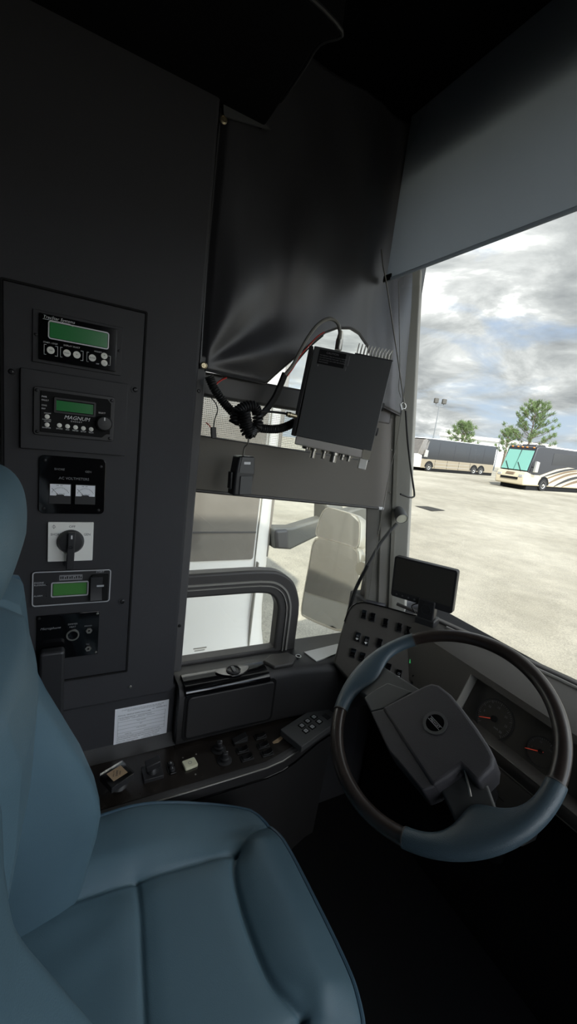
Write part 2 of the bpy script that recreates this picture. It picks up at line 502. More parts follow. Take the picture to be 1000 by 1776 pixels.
# ================================================================== INSTRUMENT PANEL ON THE COLUMN
gp = thing('control_panel', 'tall black control panel screwed to the dark column beside the seat', 'panel', (0, .02, .71))
bm = B(); box(bm, 0, .004, -.106, .147, .711, 1.556)
part('panel_plate', bm, M['plate'], gp, bev=.002)
bm = B(); rring(bm, -.110, .151, .707, 1.560, .004, .004, 0, .0055, WALL)
part('edge_gap', bm, M['matte'], gp)
for u, v in ((.134, 1.396), (-.093, 1.395), (.130, .899)):
    bm = B(); annulus(bm, u, v, .0055, .0085, .004, .0055, WALL)
    part('washer', bm, M['plate'], gp)
    screw(WALL, u, v, .004, gp, .0055)
screw(WALL, .160, .66, 0, gp, .004, 'steel')
W0 = .004

# satellite controller
t = thing('satellite_controller', 'black satellite dish controller with wide green display at the top of the panel', 'controller', (.004, .023, 1.42))
bm = B(); box(bm, W0, W0 + .004, -.058, .103, 1.420, 1.517)
part('mount_plate', bm, M['plate'], t, bev=.001)
bm = B(); box(bm, W0 + .004, W0 + .010, -.047, .092, 1.426, 1.511)
fc = part('face', bm, M['gloss'], t, bev=.001)
w = W0 + .010
bm = B(); rring(bm, -.032, .077, 1.467, 1.501, .005, .0022, w, w + .0006, WALL); part('display_border', bm, M['silver'], t)
bm = B(); box(bm, w, w + .0008, -.029, .074, 1.470, 1.498); part('display', bm, M['lcd'], t)
for u, v, r, s in ((-.027, 1.446, .0068, 'ON'), (.001, 1.446, .0068, 'MAIN'), (.0185, 1.446, .0068, '>'), (.047, 1.4455, .0068, 'ENTER'), (.069, 1.4535, .0062, '+'), (.0695, 1.4395, .0062, '-')):
    bm = B(); cyl(bm, u, v, r, w, w + .002, WALL, 20); b_ = part('button', bm, M['btn'], t, bev=.0006)
    bm = B(); text(bm, s, u, v - .0013, .0036 if len(s) > 1 else .006, w + .002, WALL, 'CENTER'); part('lettering', bm, M['ink'], b_)
bm = B()
text(bm, 'TracStar Systems', -.041, 1.5035, .0078, w, WALL, shear=.25)
text(bm, 'START / STOP', -.040, 1.458, .0040, w, WALL); text(bm, 'DISPLAY SELECT', -.005, 1.459, .0040, w, WALL); text(bm, 'MODIFY', .050, 1.458, .0040, w, WALL); text(bm, 'OFF', .054, 1.4345, .0034, w, WALL)
text(bm, '*', .008, 1.494, .008, w, WALL)
for u0, u1 in ((-.0385, -.0155), (-.0105, .0295), (.0365, .0805)):
    for q, sgn in ((u0, 1), (u1, -1)):
        box(bm, w, w + .0003, q, q + .0007, 1.4365, 1.4555)
        for v in (1.4365, 1.4548):
            a, b_ = sorted((q, q + sgn * .004)); box(bm, w, w + .0003, a, b_, v, v + .0007)
box(bm, w, w + .0003, -.041, .006, 1.5012, 1.5018)
part('lettering', bm, M['white'], fc)
screw(WALL, -.0525, 1.471, W0 + .004, t, .0028); screw(WALL, .0975, 1.470, W0 + .004, t, .0028)

# inverter remote
t = thing('inverter_remote', 'black inverter remote with round knob and small green display on a raised plate', 'controller', (.004, .02, 1.25))
bm = B(); box(bm, W0, W0 + .014, -.077, .118, 1.2505, 1.405)
part('mount_plate', bm, M['plate'], t, bev=.0015)
W1 = W0 + .014
bm = B(); rr(bm, -.055, .0925, 1.280, 1.374, .006, W1, W1 + .006, WALL); part('bezel', bm, M['dark'], t, bev=.0015)
bm = B(); poly(bm, [(-.043, 1.287), (.070, 1.287), (.078, 1.295), (.085, 1.295), (.085, 1.359), (.078, 1.367), (-.043, 1.367)], W1 + .006, W1 + .009, WALL)
fc = part('face', bm, M['matte'], t, bev=.001)
w = W1 + .009
bm = B(); rring(bm, -.020, .056, 1.327, 1.358, .003, .0045, w, w + .003, WALL); part('display_frame', bm, M['dark'], t, bev=.0008)
bm = B(); box(bm, w, w + .001, -.0155, .0515, 1.3325, 1.352); part('display', bm, M['lcd'], t)
F = WALL @ Matrix.Translation((.0725, 1.317, w))
bm = B(); lathe(bm, [(.0165, 0), (.0165, .004), (.0150, .012), (.013, .0145), (.006, .015)], F, 32); kn = part('knob', bm, M['dark'], t)
bm = B(); box(bm, .015, .0155, -.0012, .0012, .006, .0125, frame(F.translation, (1, 0, 0), (0, 1, 0))); part('pointer_mark', bm, M['white'], kn)
for u, v in ((-.031, 1.318), (-.031, 1.302)) + tuple((-.0095 + .0145 * k, 1.3035 - .0004 * k) for k in range(5)):
    bm = B(); lathe(bm, [(.0044, 0), (.0044, .0012), (.003, .002)], WALL @ Matrix.Translation((u, v, w)), 16); part('button', bm, M['btn'], t)
bm = B()
for s, u, v, z in (('PWR', -.041, 1.3545, .0042), ('FAULT', -.041, 1.348, .0042), ('CHG', -.041, 1.338, .0042), ('INV', -.041, 1.3315, .0042), ('ON/OFF', -.0365, 1.3235, .0033), ('CHARGER', -.0395, 1.311, .0034), ('ON/OFF', -.0365, 1.3075, .0033), ('INVERTER', -.0395, 1.295, .0034), ('SELECT', .061, 1.3365, .0042)):
    text(bm, s, u, v, z, w, WALL)
for k, s in enumerate(('SHORE', 'AGS', 'METER', 'SETUP', 'TECH')):
    text(bm, s, -.0095 + .0145 * k, 1.2955 - .0004 * k, .0037, w, WALL, 'CENTER')
text(bm, 'MAGNUM', .0215, 1.3175, .0105, w, WALL, 'CENTER', shear=.3); text(bm, 'E N E R G Y', .021, 1.3125, .0040, w, WALL, 'CENTER')
part('lettering', bm, M['white'], fc)
for u, v in ((-.048, 1.287), (.0865, 1.366), (.0855, 1.2865), (-.049, 1.3665)):
    screw(WALL, u, v, W1 + .006, t, .0034)

# voltmeters
t = thing('voltmeter_panel', 'gloss black panel with two small white needle meters', 'meter', (.004, .018, 1.115))
bm = B(); rr(bm, -.0455, .081, 1.1155, 1.239, .010, W0, W0 + .005, WALL); fc = part('face', bm, M['gloss'], t, bev=.001)
w = W0 + .005
for u0, u1 in ((-.0258, .0145), (.0222, .0620)):
    bm = B(); rr(bm, u0, u1, 1.139, 1.1815, .002, w, w + .004, WALL); me_ = part('meter', bm, M['dark'], t, bev=.0008)
    bm = B(); box(bm, w + .004, w + .0046, u0 + .0012, u1 - .0012, 1.156, 1.1803); part('dial', bm, M['paper'], me_)
    bm = B(); c = (u0 + u1) / 2
    for k in range(15):
        a = math.radians(145 - 110 * k / 14); r0 = .030
        p = (c + r0 * math.cos(a) * .62, 1.150 + r0 * math.sin(a) * .78)
        box(bm, w + .0046, w + .0049, p[0] - .0003, p[0] + .0003, p[1] - .0013, p[1] + .0013)
    text(bm, 'AC VOLTS', c, 1.1585, .0036, w + .0046, WALL, 'CENTER'); text(bm, '100  150', c - .002, 1.1765, .0034, w + .0046, WALL, 'CENTER')
    F = frame(WALL @ Vector((c - .003, 1.157, w + .0048)), WALL.to_3x3() @ Vector((-.66, .75, 0)), WALL.to_3x3() @ Vector((-.75, -.66, 0)))
    box(bm, 0, .0195, -.00035, .00035, 0, .0004, F)
    part('scale_and_needle', bm, M['ink'], me_)
    bm = B(); poly(bm, [(u0, 1.1385), (u1, 1.1385), (u1, 1.156), (c + .008, 1.156), (c + .006, 1.1585), (c - .006, 1.1585), (c - .008, 1.156), (u0, 1.156)], w + .004, w + .0055, WALL); part('cover', bm, M['dark'], me_)
bm = B()
text(bm, 'SHORE', -.0175, 1.2095, .0062, w, WALL); text(bm, 'GEN', .0405, 1.2075, .0062, w, WALL); text(bm, 'AC VOLTMETERS', -.009, 1.1905, .0076, w, WALL)
part('lettering', bm, M['greyprint'], fc)
for u, v in ((-.0345, 1.2285), (.0715, 1.2225), (-.036, 1.1265), (.0695, 1.1245)): screw(WALL, u, v, w, t, .0034)

# transfer switch
t = thing('transfer_switch', 'white square rotary switch plate with black knob and lever handle', 'switch', (.004, .017, 1.007))
bm = B(); rr(bm, -.0275, .0610, 1.0075, 1.0965, .002, W0, W0 + .005, WALL); fc = part('plate', bm, M['btn'], t, bev=.0008)
w = W0 + .005
bm = B(); lathe(bm, [(.0265, 0), (.0262, .006), (.022, .014), (.010, .015)], WALL @ Matrix.Translation((.0165, 1.0535, w)), 36); part('dial', bm, M['dark'], t)
bm = B()
poly(bm, [(.008, .996), (.0225, .996), (.0255, 1.078), (.0105, 1.078)], w + .010, w + .024, WALL); lv = part('lever', bm, M['dark'], t, bev=.002)
bm = B(); box(bm, w + .024, w + .0245, .0162, .0192, 1.0655, 1.0735); part('pointer_mark', bm, M['white'], lv)
bm = B(); annulus(bm, .0165, 1.047, .0022, .0042, w + .024, w + .025, WALL, 16); part('lever_screw', bm, M['screw'], lv)
bm = B()
text(bm, 'OFF', .0185, 1.0845, .0072, w, WALL, 'CENTER'); text(bm, 'SHORE', -.0225, 1.067, .0072, w, WALL, sx=.9); text(bm, 'GEN', .0415, 1.0665, .0072, w, WALL, sx=.95)
annulus(bm, -.0165, 1.0865, .0025, .0031, w, w + .0002, WALL, 18); box(bm, w, w + .0002, -.0168, -.0162, 1.0815, 1.0915)
part('lettering', bm, M['ink'], fc)

# generator controller
t = thing('generator_controller', 'generator start panel with silver outline and olive green display', 'controller', (.004, .015, .90))
G = frame((0, 0, 0), (0, 1, -.008), (0, 0, 1))
bm = B(); rr(bm, -.064, .0945, .9035, .9855, .007, W0, W0 + .004, G); fc = part('face', bm, M['dark'], t, bev=.001)
w = W0 + .004
bm = B(); rring(bm, -.0635, .094, .904, .985, .007, .0024, w, w + .0008, G); part('border', bm, M['silver'], t)
bm = B(); rring(bm, -.0275, .0475, .9235, .959, .004, .0026, w, w + .0012, G); part('display_border', bm, M['silver'], t)
bm = B(); box(bm, -.0232, .0432, .9275, .955, w, w + .0006, G); part('display', bm, M['lcdoff'], t)
bm = B(); rr(bm, .0530, .0885, .909, .974, .002, w, w + .006, G); rk = part('rocker_frame', bm, M['matte'], t, bev=.001)
bm = B(); poly(bm, [(.9135, .006), (.9135, .014), (.941, .0075), (.9695, .011), (.9695, .006)], .058, .0835, frame((w, 0, 0), (0, 0, 1), (1, 0, 0))); rb = part('rocker', bm, M['dark'], rk, bev=.001)
bm = B(); box(bm, .064, .079, .9465, .9505, w + .0085, w + .0095, G); part('rocker_mark', bm, M['silver'], rb)
bm = B(); box(bm, -.012, .034, .9625, .975, w, w + .0002, G); lp = part('maker_plate', bm, M['greyprint'], fc)
bm = B()
for k, (a_, h_) in enumerate(((.0, .006), (.004, .006), (.009, .004), (.013, .006), (.018, .005), (.022, .006), (.027, .003), (.031, .006), (.036, .006), (.040, .004))):
    box(bm, -.010 + a_, -.0078 + a_, .966, .966 + h_, w + .0002, w + .0004, G)
part('worn_print', bm, M['matte'], lp)
bm = B()
text(bm, 'START', .0705, .9775, .006, w, G, 'CENTER'); text(bm, 'STOP', .0685, .9055, .006, w, G, 'CENTER')
text(bm, 'ENGINE', -.060, .9575, .0052, w, G); text(bm, 'RUNNING', -.060, .952, .0052, w, G); text(bm, 'ALARM', -.060, .927, .0052, w, G)
part('lettering', bm, M['silver'], fc)
for u, v in ((-.036, .955), (-.036, .9275)): 
    bm = B(); cyl(bm, u, v, .0018, w, w + .0012, G, 12); part('indicator', bm, M['screw'], t)

# socket panel
t = thing('socket_panel', 'black socket plate with silver ringed button and two small jacks', 'panel', (.004, .017, .767))
bm = B(); box(bm, W0, W0 + .003, -.047, .080, .769, .8805); fc = part('plate', bm, M['gloss'], t, bev=.001)
w = W0 + .003
bm = B(); annulus(bm, .0255, .8265, .0105, .0135, w, w + .003, WALL); part('ring', bm, M['steel'], t)
bm = B(); lathe(bm, [(.0105, 0), (.0105, .002), (.006, .0015)], WALL @ Matrix.Translation((.0255, .8265, w)), 24); part('push_button', bm, M['gloss'], t)
for u, v in ((.0592, .8335), (.0588, .7875)):
    bm = B(); annulus(bm, u, v, .0028, .0068, w, w + .0035, WALL, 6); j = part('jack', bm, M['steel'], t)
    bm = B(); cyl(bm, u, v, .0028, w, w + .0012, WALL, 12); part('hole', bm, M['matte'], j)
bm = B(); text(bm, 'Microphone', -.040, .846, .0082, w, WALL, shear=.3); text(bm, 'DIMMER', .015, .852, .0055, w, WALL); text(bm, 'HEAT', .018, .845, .0055, w, WALL); text(bm, 'SPEAKER', .049, .844, .0042, w, WALL); text(bm, 'MIC', .054, .797, .0042, w, WALL)
part('lettering', bm, M['greyprint'], fc)
for u, v in ((-.042, .875), (.076, .875), (.0755, .775)): screw(WALL, u, v, w, t, .003, 'steel' if u > 0 else 'screw')
bm = B()
rr(bm, -.040, .010, .62, .806, .008, .014, .040, WALL)
solo('plastic_box', bm, M['dark'], 'black rounded plastic box standing below the socket plate beside the seat', 'box', (.025, -.015, .62), bev=.006)

# inspection label
t = thing('inspection_label', 'white printed vehicle inspection sticker on the black wall beside the seat', 'sticker', (-.012, .20, .49))
C4 = [on(x, y, 0, -.0115) for x, y in ((199, 1230), (292, 1214), (289, 1277), (197, 1298))]
u0 = (C4[0].y + C4[3].y) / 2; u1 = (C4[1].y + C4[2].y) / 2; v0 = (C4[2].z + C4[3].z) / 2; v1 = (C4[0].z + C4[1].z) / 2
LB = frame((-.012, u0, v0), (0, 1, 0), (0, 0, 1)); LW = u1 - u0; LH = v1 - v0
bm = B(); box(bm, 0, LW, 0, LH, 0, .0008, LB); sh = part('paper', bm, M['paper'], t)
bm = B()
sc_ = LW / 100; w = .0008
def lt(s, x, y, size): text(bm, s, x * sc_, LH - y * sc_, size * sc_, w, LB, ext=.0001)
lt('A COPY OF THE VEHICLE INSPECTION REPORT MAY BE OBTAINED', 12, 6, 2.6); lt('FROM THE MOTOR CARRIER OR REGISTERED OWNER', 22, 9, 2.6)
lt('ANNUAL VEHICLE INSPECTION LABEL', 5, 17, 3.6); lt('NO.', 68, 14.5, 3); lt('GA0021911', 75, 14, 4.4)
for y in (20, 30, 38, 46, 54, 60): box(bm, 6 * sc_, 94 * sc_, LH - (y + .3) * sc_, LH - y * sc_, w, w + .0001, LB)
for x in (6, 93.7): box(bm, x * sc_, (x + .3) * sc_, LH - 60 * sc_, LH - 20 * sc_, w, w + .0001, LB)
lt('MOTOR CARRIER OPERATOR       VEHICLE IDENTIFICATION', 8, 23, 2.2); lt('LICENSE PLATE NO.     OTHER IDENTIFICATION     REGISTRATION', 8, 26, 2.2); lt('STREET ADDRESS', 40, 33.5, 2.2); lt('CITY', 46, 41.5, 2.2); lt('INSPECTION DATE', 40, 49.5, 2.2); lt('INSPECTOR', 20, 58.5, 2.2); lt('QUALIFIED INSPECTOR NAME', 55, 58.5, 2.2)
lt('THIS VEHICLE HAS PASSED AN INSPECTION IN ACCORDANCE WITH', 5, 64.5, 2.7); lt('VEHICLE COMPONENTS INSPECTED AND FOUND IN SAFE ORDER', 5, 68.5, 2.7)
lt('BRAKE SYSTEM   COUPLING DEVICES', 5, 73, 2.4); lt('FUEL SYSTEM  LIGHTING', 55, 72, 2.4); lt('STEERING MECHANISM  TIRES', 5, 76.5, 2.4); lt('WHEELS AND RIMS   WINDSHIELD', 50, 75.5, 2.4); lt('COPYRIGHT LABEL PRINTED FORM', 8, 81, 2.4)
part('lettering', bm, M['ink'], sh)

# ================================================================== CURTAIN, SHADES AND CORDS
def zbot(y):
    return linterp([(.28, 1.468), (.462, 1.464), (.472, 1.474), (.516, 1.524), (.565, 1.578), (.609, 1.619), (.645, 1.638), (.69, 1.648), (.73, 1.643), (.77, 1.62), (.82, 1.55), (.86, 1.46), (.95, 1.44)], y)
def cur(a, b):
    y = .279 + a * .66; zb = zbot(y); zt = 2.19 - .09 * max(0, 1 - abs(y - .33) / .06) * 0
    z = zb + (zt - zb) * b
    x = -.030
    # folds that fan out from the lower snap and hang from the top
    dy, dz = y - .285, z - 1.475
    r = math.hypot(dy, dz); th = math.atan2(dz, dy)
    x += .0085 * math.exp(-((r - .20) / .17) ** 2) * math.sin(th * 8.0 - 7.63) * sstep(0, .09, r)
    x += .007 * math.sin(y * 34 + z * 5 + .6 * math.sin(z * 9)) * sstep(.0, .4, b) * (1 - sstep(.8, 1, b) * .5)
    x += .010 * math.exp(-((y - .50) / .06) ** 2) * math.sin(z * 11 + 1)
    x += .012 * math.exp(-((y - .62) / .10) ** 2 - ((z - 1.78) / .14) ** 2)
    if a < .02: x -= .012
    x -= .014 * sstep(.68, .77, y)
    return Vector((x, y, z))
t = thing('vinyl_curtain', 'black leatherette curtain snapped over the upper driver window with a curved cutout', 'curtain', (-.03, .5, 1.46))
bm = B(); grid(bm, cur, 110, 90)
o = part('sheet', bm, M['curtain'], t, ang=180)
s_ = o.modifiers.new('thick', 'SOLIDIFY'); s_.thickness = .003; s_.offset = -1
bm = B(); tube(bm, [cur(k / 110, 0) + Vector((.001, 0, 0)) for k in range(2, 111)], .0032, 6)
tube(bm, [cur(0.0, k / 60) + Vector((.013, .002, 0)) for k in range(61)], .0026, 6)
part('hem', bm, M['curtain'], t)
def snap(y, z, x):
    F = WALL @ Matrix.Translation((y, z, x))
    bm = B(); lathe(bm, [(.0085, 0), (.0085, .002), (.006, .0035), (.0055, .002), (.003, .002), (.0025, .0035), (.001, .0036)], F, 20)
    part('snap', bm, M['brass'], t)
p = on(352, 634, 0, -.022); snap(p.y + .001, p.z, -.020)
p = on(386, 210, 0, -.016); snap(p.y, p.z, -.012)
p = on(462, 216, 0, -.014)
bm = B(); loft2(bm, [(-.010, .277, 2.035), (-.012, .395, 2.004), (-.012, .285, 1.985)], [(-.014, .277, 2.035), (-.016, .395, 2.004), (-.016, .285, 1.985)])
part('corner_flap', bm, M['radio'], t)

# side roller shade
t = thing('roller_blind', 'grey roller shade with perforated upper band half drawn on the driver window', 'shade', (-.06, .62, 1.13))
def shz(y, top): return linterp([(.28, 1.311), (.86, 1.287)], y) if top else linterp([(.28, 1.169), (.94, 1.1335)], y)
sc_l = [(.27, shz(.27, 1)), (.27, shz(.27, 0)), (.957, shz(.955, 0)), (.945, 1.43), (.62, 1.43), (.62, shz(.62, 1))]
bm = B(); poly(bm, sc_l, -.062, -.060, WALL)
part('shade_cloth', bm, M['sshade'], t)
bm = B(); poly(bm, [(.27, 1.43), (.27, shz(.27, 1)), (.62, shz(.62, 1)), (.62, 1.43)], -.0625, -.0615, WALL)
part('mesh_band', bm, M['mesh'], t, label='perforated see-through band of the shade')
bm = B(); tube(bm, [(-.061, .27, shz(.27, 0)), (-.061, .930, shz(.93, 0))], .0048, 10); part('bottom_bar', bm, M['rubber'], t)
bm = B(); tube(bm, [(-.061, .930, shz(.93, 0)), (-.061, .950, shz(.95, 0))], .0056, 10); part('end_cap', bm, M['white'], t, label='white plastic end cap')
bm = B(); box(bm, -.10, -.058, .29, .92, 1.408, 1.468); part('roller_cassette', bm, M['rubber'], t, bev=.008)
bm = B(); tube(bm, [(-.061, .27, shz(.27, 1)), (-.061, .86, shz(.86, 1))], .0022, 6); part('seam_bar', bm, M['rubber'], t)

# windshield roller shade
t = thing('windshield_shade', 'wide grey roller shade pulled down over the top of the windshield', 'shade', (.9, .79, 1.795))
zb_ = 1.797
bm = B(); box(bm, -.028, 2.15, .7895, .7910, zb_, 2.2); part('shade_cloth', bm, M['wshade'], t)
bm = B(); tube(bm, [(-.035, .789, zb_), (2.15, .789, zb_)], .0045, 10); part('bottom_bar', bm, M['wshade'], t)
bm = B(); box(bm, -.036, -.004, .784, .789, zb_ - .003, zb_ + .014); part('end_bracket', bm, M['dark'], t, bev=.002)

def cord(name, pts, r, m, label, sm=8, cat='cord', group=None):
    P = [Vector(p) for p in pts]
    lo = min(P, key=lambda q: q.z)
    bm = B(); tube(bm, P, r, 8, sm)
    return solo(name, bm, M[m], label, cat, lo, group=group)
X0 = -.004
def onx(L, x): return [on(px, py, 0, x) for px, py in L]
cord('shade_cord', onx([(661, 432), (664, 462), (669, 487), (680, 560), (692, 640), (701, 704), (706, 740)], X0), .0018, 'gcable', 'thin slanting shade cord from the windshield shade bracket down the front post', group='shade cords on the front post')
cord('shade_cord', onx([(691, 488), (692, 560), (693, 640), (691, 672), (695, 690)], -.015), .0010, 'gcable', 'thin vertical shade cord hanging beside the windshield edge', group='shade cords on the front post')
cord('shade_cord', onx([(696, 712), (689, 760), (675, 822), (662, 890), (648, 975), (638, 1038)], -.005), .0011, 'gcable', 'long thin shade cord running down the front post behind the gooseneck lamp', group='shade cords on the front post')
cord('pull_rod', onx([(703, 712), (707, 770), (713, 820), (718, 855), (716, 862), (708, 862), (694, 857)], .02), .0030, 'cable', 'bent black pull rod hooked on the front post beside the windshield', 5, 'rod')
t = thing('cord_clip', 'small pale cord ring clipped on the front post beside the radio', 'clip', on(697, 712, 0, -.004))
p = on(699, 704, 0, -.003); F = frame(p, (0, 1, .25), (-.3, 0, 1))
bm = B(); annulus(bm, 0, 0, .0085, .0100, 0, .002, F); part('ring', bm, M['steel'], t)
bm = B(); rr(bm, -.012, -.006, -.012, .008, .002, -.002, .002, F); part('clip_body', bm, M['white'], t)

# ================================================================== RADIO, MICROPHONE AND CABLES
XRD = .14
RT = [on(x, y, 0, xx) for x, y, xx in ((545, 598, .10), (680, 628, .20), (644, 782, .20), (512, 757, .10))]
ud = (RT[1] - RT[0] + RT[2] - RT[3]).normalized(); vd = (RT[0] - RT[3] + RT[1] - RT[2])
RW = ((RT[1] - RT[0]).length + (RT[2] - RT[3]).length) / 2; RH = vd.length / 2
RF = frame(RT[3] + (RT[2] - RT[3]) * 0, ud, vd)
RF = frame(sum(RT, Vector()) / 4 - ud * RW / 2 - vd.normalized() * RH / 2, ud, vd)
t = thing('cb_radio', 'dark two way radio hung in front of the curtain with its knobs pointing down', 'radio', sum(RT, Vector()) / 4 - Vector((0, 0, RH / 2)))
bm = B(); box(bm, 0, RW, .0, RH, -.055, 0, RF); cs = part('case', bm, M['radio'], t, bev=.002)
bm = B(); box(bm, .014, .078, RH - .038, RH - .005, 0, .0004, RF); wl = part('warning_label', bm, M['matte'], cs)
bm = B()
text(bm, 'CAUTION', .046, RH - .0125, .0065, .0004, RF, 'CENTER')
for k, s in enumerate(('TO PREVENT FIRE OR SHOCK HAZARD', 'DO NOT EXPOSE THIS UNIT TO RAIN', 'OR MOISTURE. NO USER SERVICEABLE', 'PARTS INSIDE.')):
    text(bm, s, .017, RH - .019 - .005 * k, .0037, .0004, RF, ext=.0001)
part('lettering', bm, M['greyprint'], wl)
bm = B(); 
for x0, x1, y0, y1 in ((.086, .0875, RH - .03, RH - .008), (.083, .0842, RH - .042, RH - .034), (.0165, .019, RH - .044, RH - .040)): box(bm, x0, x1, y0, y1, 0, .0003, RF)
part('scratches', bm, M['greyprint'], cs)
bm = B(); box(bm, -.012, -.002, .0, RH * 1.0, -.060, -.004, RF); part('mounting_bracket', bm, M['dark'], t, bev=.002)
for v in (.05, .11):
    bm = B(); cyl(bm, 0, 0, .010, 0, .006, frame(RF @ Vector((RW, v, -.02)), RF.to_3x3() @ Vector((0, 1, 0)), RF.to_3x3() @ Vector((0, 0, 1))), 16); part('side_knob', bm, M['radio'], t)
fins0, fins1 = RW * .54, RW * .97
for k in range(11):
    u = fins0 + (fins1 - fins0) * k / 10
    bm = B(); box(bm, u, u + .0022, RH, RH + .026, -.050, -.004, RF); part('heat_sink_fin', bm, M['alum'], t)
bm = B(); box(bm, fins0 - .004, fins1 + .006, RH, RH + .003, -.052, -.003, RF); part('heat_sink', bm, M['dark'], t)
bm = B(); poly(bm, [(-.004, -.026), (.0, 0), (.012, 0), (.020, -.026)], .002, RW - .001, frame(RF.translation - RF.to_3x3() @ Vector((0, 0, .046)), RF.to_3x3() @ Vector((0, 0, 1)), RF.to_3x3() @ Vector((0, 1, 0))))
bm.free(); bm = B(); box(bm, .001, RW - .001, -.020, 0, -.052, .002, RF); fr_ = part('front_panel', bm, mat('bright_front_panel', 'd6d0ca', 0.3, metal=0.25, spec=0.7), t, bev=.003, label='bright silver front panel')  # pale base colour stands in for the chrome's bright reflection
bm = B(); box(bm, RW - .020, RW - .001, -.020, .001, -.030, .0028, RF); part('panel_end', bm, M['mhouse'], t)
def down(u, w): return frame(RF @ Vector((u, -.020, w)), RF.to_3x3() @ Vector((1, 0, 0)), RF.to_3x3() @ Vector((0, 0, 1)))
for u, w_, r, h in ((.050, -.018, .0062, .024), (.076, -.018, .0055, .020), (.101, -.014, .0085, .024), (.122, -.016, .0055, .014), (.138, -.014, .0050, .014)):
    bm = B(); lathe(bm, [(r * 1.5, 0), (r * 1.5, .006), (r, .007), (r, h), (r * .8, h + .001)], down(u, w_), 18); part('control_knob', bm, M['steel'], t)
bm = B(); box(bm, .164, .184, -.046, -.020, -.022, -.002, RF); part('channel_button', bm, M['btn'], t, bev=.002)
bm = B(); annulus(bm, .030, -.030, .008, .0105, 0, .006, down(0, 0)); part('socket', bm, M['steel'], t)

# microphone on its coiled cord
def fr_at(px, py, x, roll=0.0):
    p = on(px, py, 0, x); a = math.radians(roll)
    return frame(p, (0, math.cos(a), math.sin(a)), (0, -math.sin(a), math.cos(a)))
t = thing('microphone', 'black hand microphone hanging on its cord below the radio cables', 'microphone', on(421, 858, 0, .05))
MF = fr_at(422, 828, .05, 2) @ Matrix.Rotation(math.radians(8), 4, 'Y')
bm = B(); poly(bm, [(-.027, -.046), (.020, -.044), (.030, .010), (.027, .052), (-.018, .052), (-.024, .010)], -.030, .004, MF); body = part('microphone_body', bm, M['dark'], t, bev=.005)
bm = B(); rr(bm, -.012, .022, -.042, .004, .003, .004, .007, MF); part('grille', bm, M['radio'], t, bev=.001)
bm = B(); rr(bm, -.004, .014, .033, .039, .001, .004, .0055, MF); bd = part('badge', bm, M['silver'], t)
bm = B(); poly(bm, [(-.016, .012), (.026, .010), (.023, .050), (-.010, .050)], .004, .0052, MF); part('upper_face', bm, M['radio'], t)
bm = B(); box(bm, -.032, -.026, -.030, .012, -.022, -.006, MF); part('talk_button', bm, M['dark'], t, bev=.002)
top = MF @ Vector((.002, .052, -.012))
bm = B(); tube(bm, [top, top + Vector((0, .001, .02)), on(430, 768, 0, .05), on(431, 752, 0, .05)], .0022, 8, 6); part('cord', bm, M['gcable'], t)
def coil(bm, path, R_, r, turns):
    P = smooth(path, 12); n = len(P) - 1; pts = []
    ref = Vector((1, 0, 0)); N = turns * 14
    for k in range(N + 1):
        s = k / N * n; i_ = min(int(s), n - 1); p = P[i_].lerp(P[i_ + 1], s - i_)
        T = (P[i_ + 1] - P[i_]).normalized(); a = ref - T * ref.dot(T); a.normalize(); b = T.cross(a)
        th = 2 * PI * k / 14
        pts.append(p + (a * math.cos(th) + b * math.sin(th)) * R_)
    tube(bm, pts, r, 6)
t = thing('coiled_cord', 'tangled black coiled microphone cord bunched left of the radio', 'cord', on(430, 758, 0, .05))
for k, L in enumerate(([(405, 735), (411, 715), (424, 706), (440, 705), (446, 716)], [(446, 716), (446, 738), (430, 752), (424, 738), (424, 718)], [(424, 712), (428, 735), (434, 752), (440, 742)])):
    bm = B(); coil(bm, [on(x, y, 0, .045 + .014 * k) for x, y in L], .0105, .0032, 15); part('coil', bm, M['cable'], t)
# corrugated looms
def loom(name, L, x, r, label, seg=10, group=None):
    P = smooth(onx(L, x), 10)
    d = sum((b - a).length for a, b in zip(P, P[1:]))
    n = int(d / .0011); Q = []
    acc = [0]
    for a, b in zip(P, P[1:]): acc.append(acc[-1] + (b - a).length)
    j = 0
    for k in range(n + 1):
        s = d * k / n
        while j < len(P) - 2 and acc[j + 1] < s: j += 1
        Q.append(P[j].lerp(P[j + 1], (s - acc[j]) / max(1e-6, acc[j + 1] - acc[j])))
    bm = B(); tube(bm, Q, lambda tt: r * (1 + .09 * math.sin(tt * d / .0052 * 2 * PI)), seg)
    return solo(name, bm, M['cable'], label, 'cable', min(Q, key=lambda q: q.z), group=group)
loom('cable_loom', [(362, 652), (372, 675), (388, 698), (404, 716), (420, 735), (430, 745)], .01, .0105, 'black corrugated cable loom running from the column down to the coiled cord', group='corrugated cable looms')
loom('cable_loom', [(436, 738), (455, 743), (480, 744), (500, 738), (520, 726)], .05, .0105, 'black corrugated cable loom sagging between the coiled cord and the radio', group='corrugated cable looms')
cord('wrapped_cable', onx([(494, 648), (486, 668), (476, 690), (462, 710), (450, 722)], .03), .0085, 'cable', 'thick taped black cable bundle slanting down from the radio to the coiled cord', 6, 'cable')
cord('antenna_cable', onx([(590, 585), (586, 562), (572, 553), (555, 560), (540, 576), (525, 600), (508, 632), (494, 650)], .115), .0042, 'gcable', 'grey antenna cable looping over the top of the radio', 8, 'cable')
t = thing('antenna_plug', 'pale metal antenna plug standing in the top of the radio', 'plug', on(586, 606, 0, .122))
pa = on(586, 607, 0, .122); pb = on(591, 574, 0, .122)
bm = B(); tube(bm, [pa, pa.lerp(pb, .55)], .0085, 14); part('collar', bm, M['steel'], t)
bm = B(); tube(bm, [pa.lerp(pb, .55), pb], lambda q: .0078 - .0028 * q, 14); part('sleeve', bm, M['mhouse'], t)
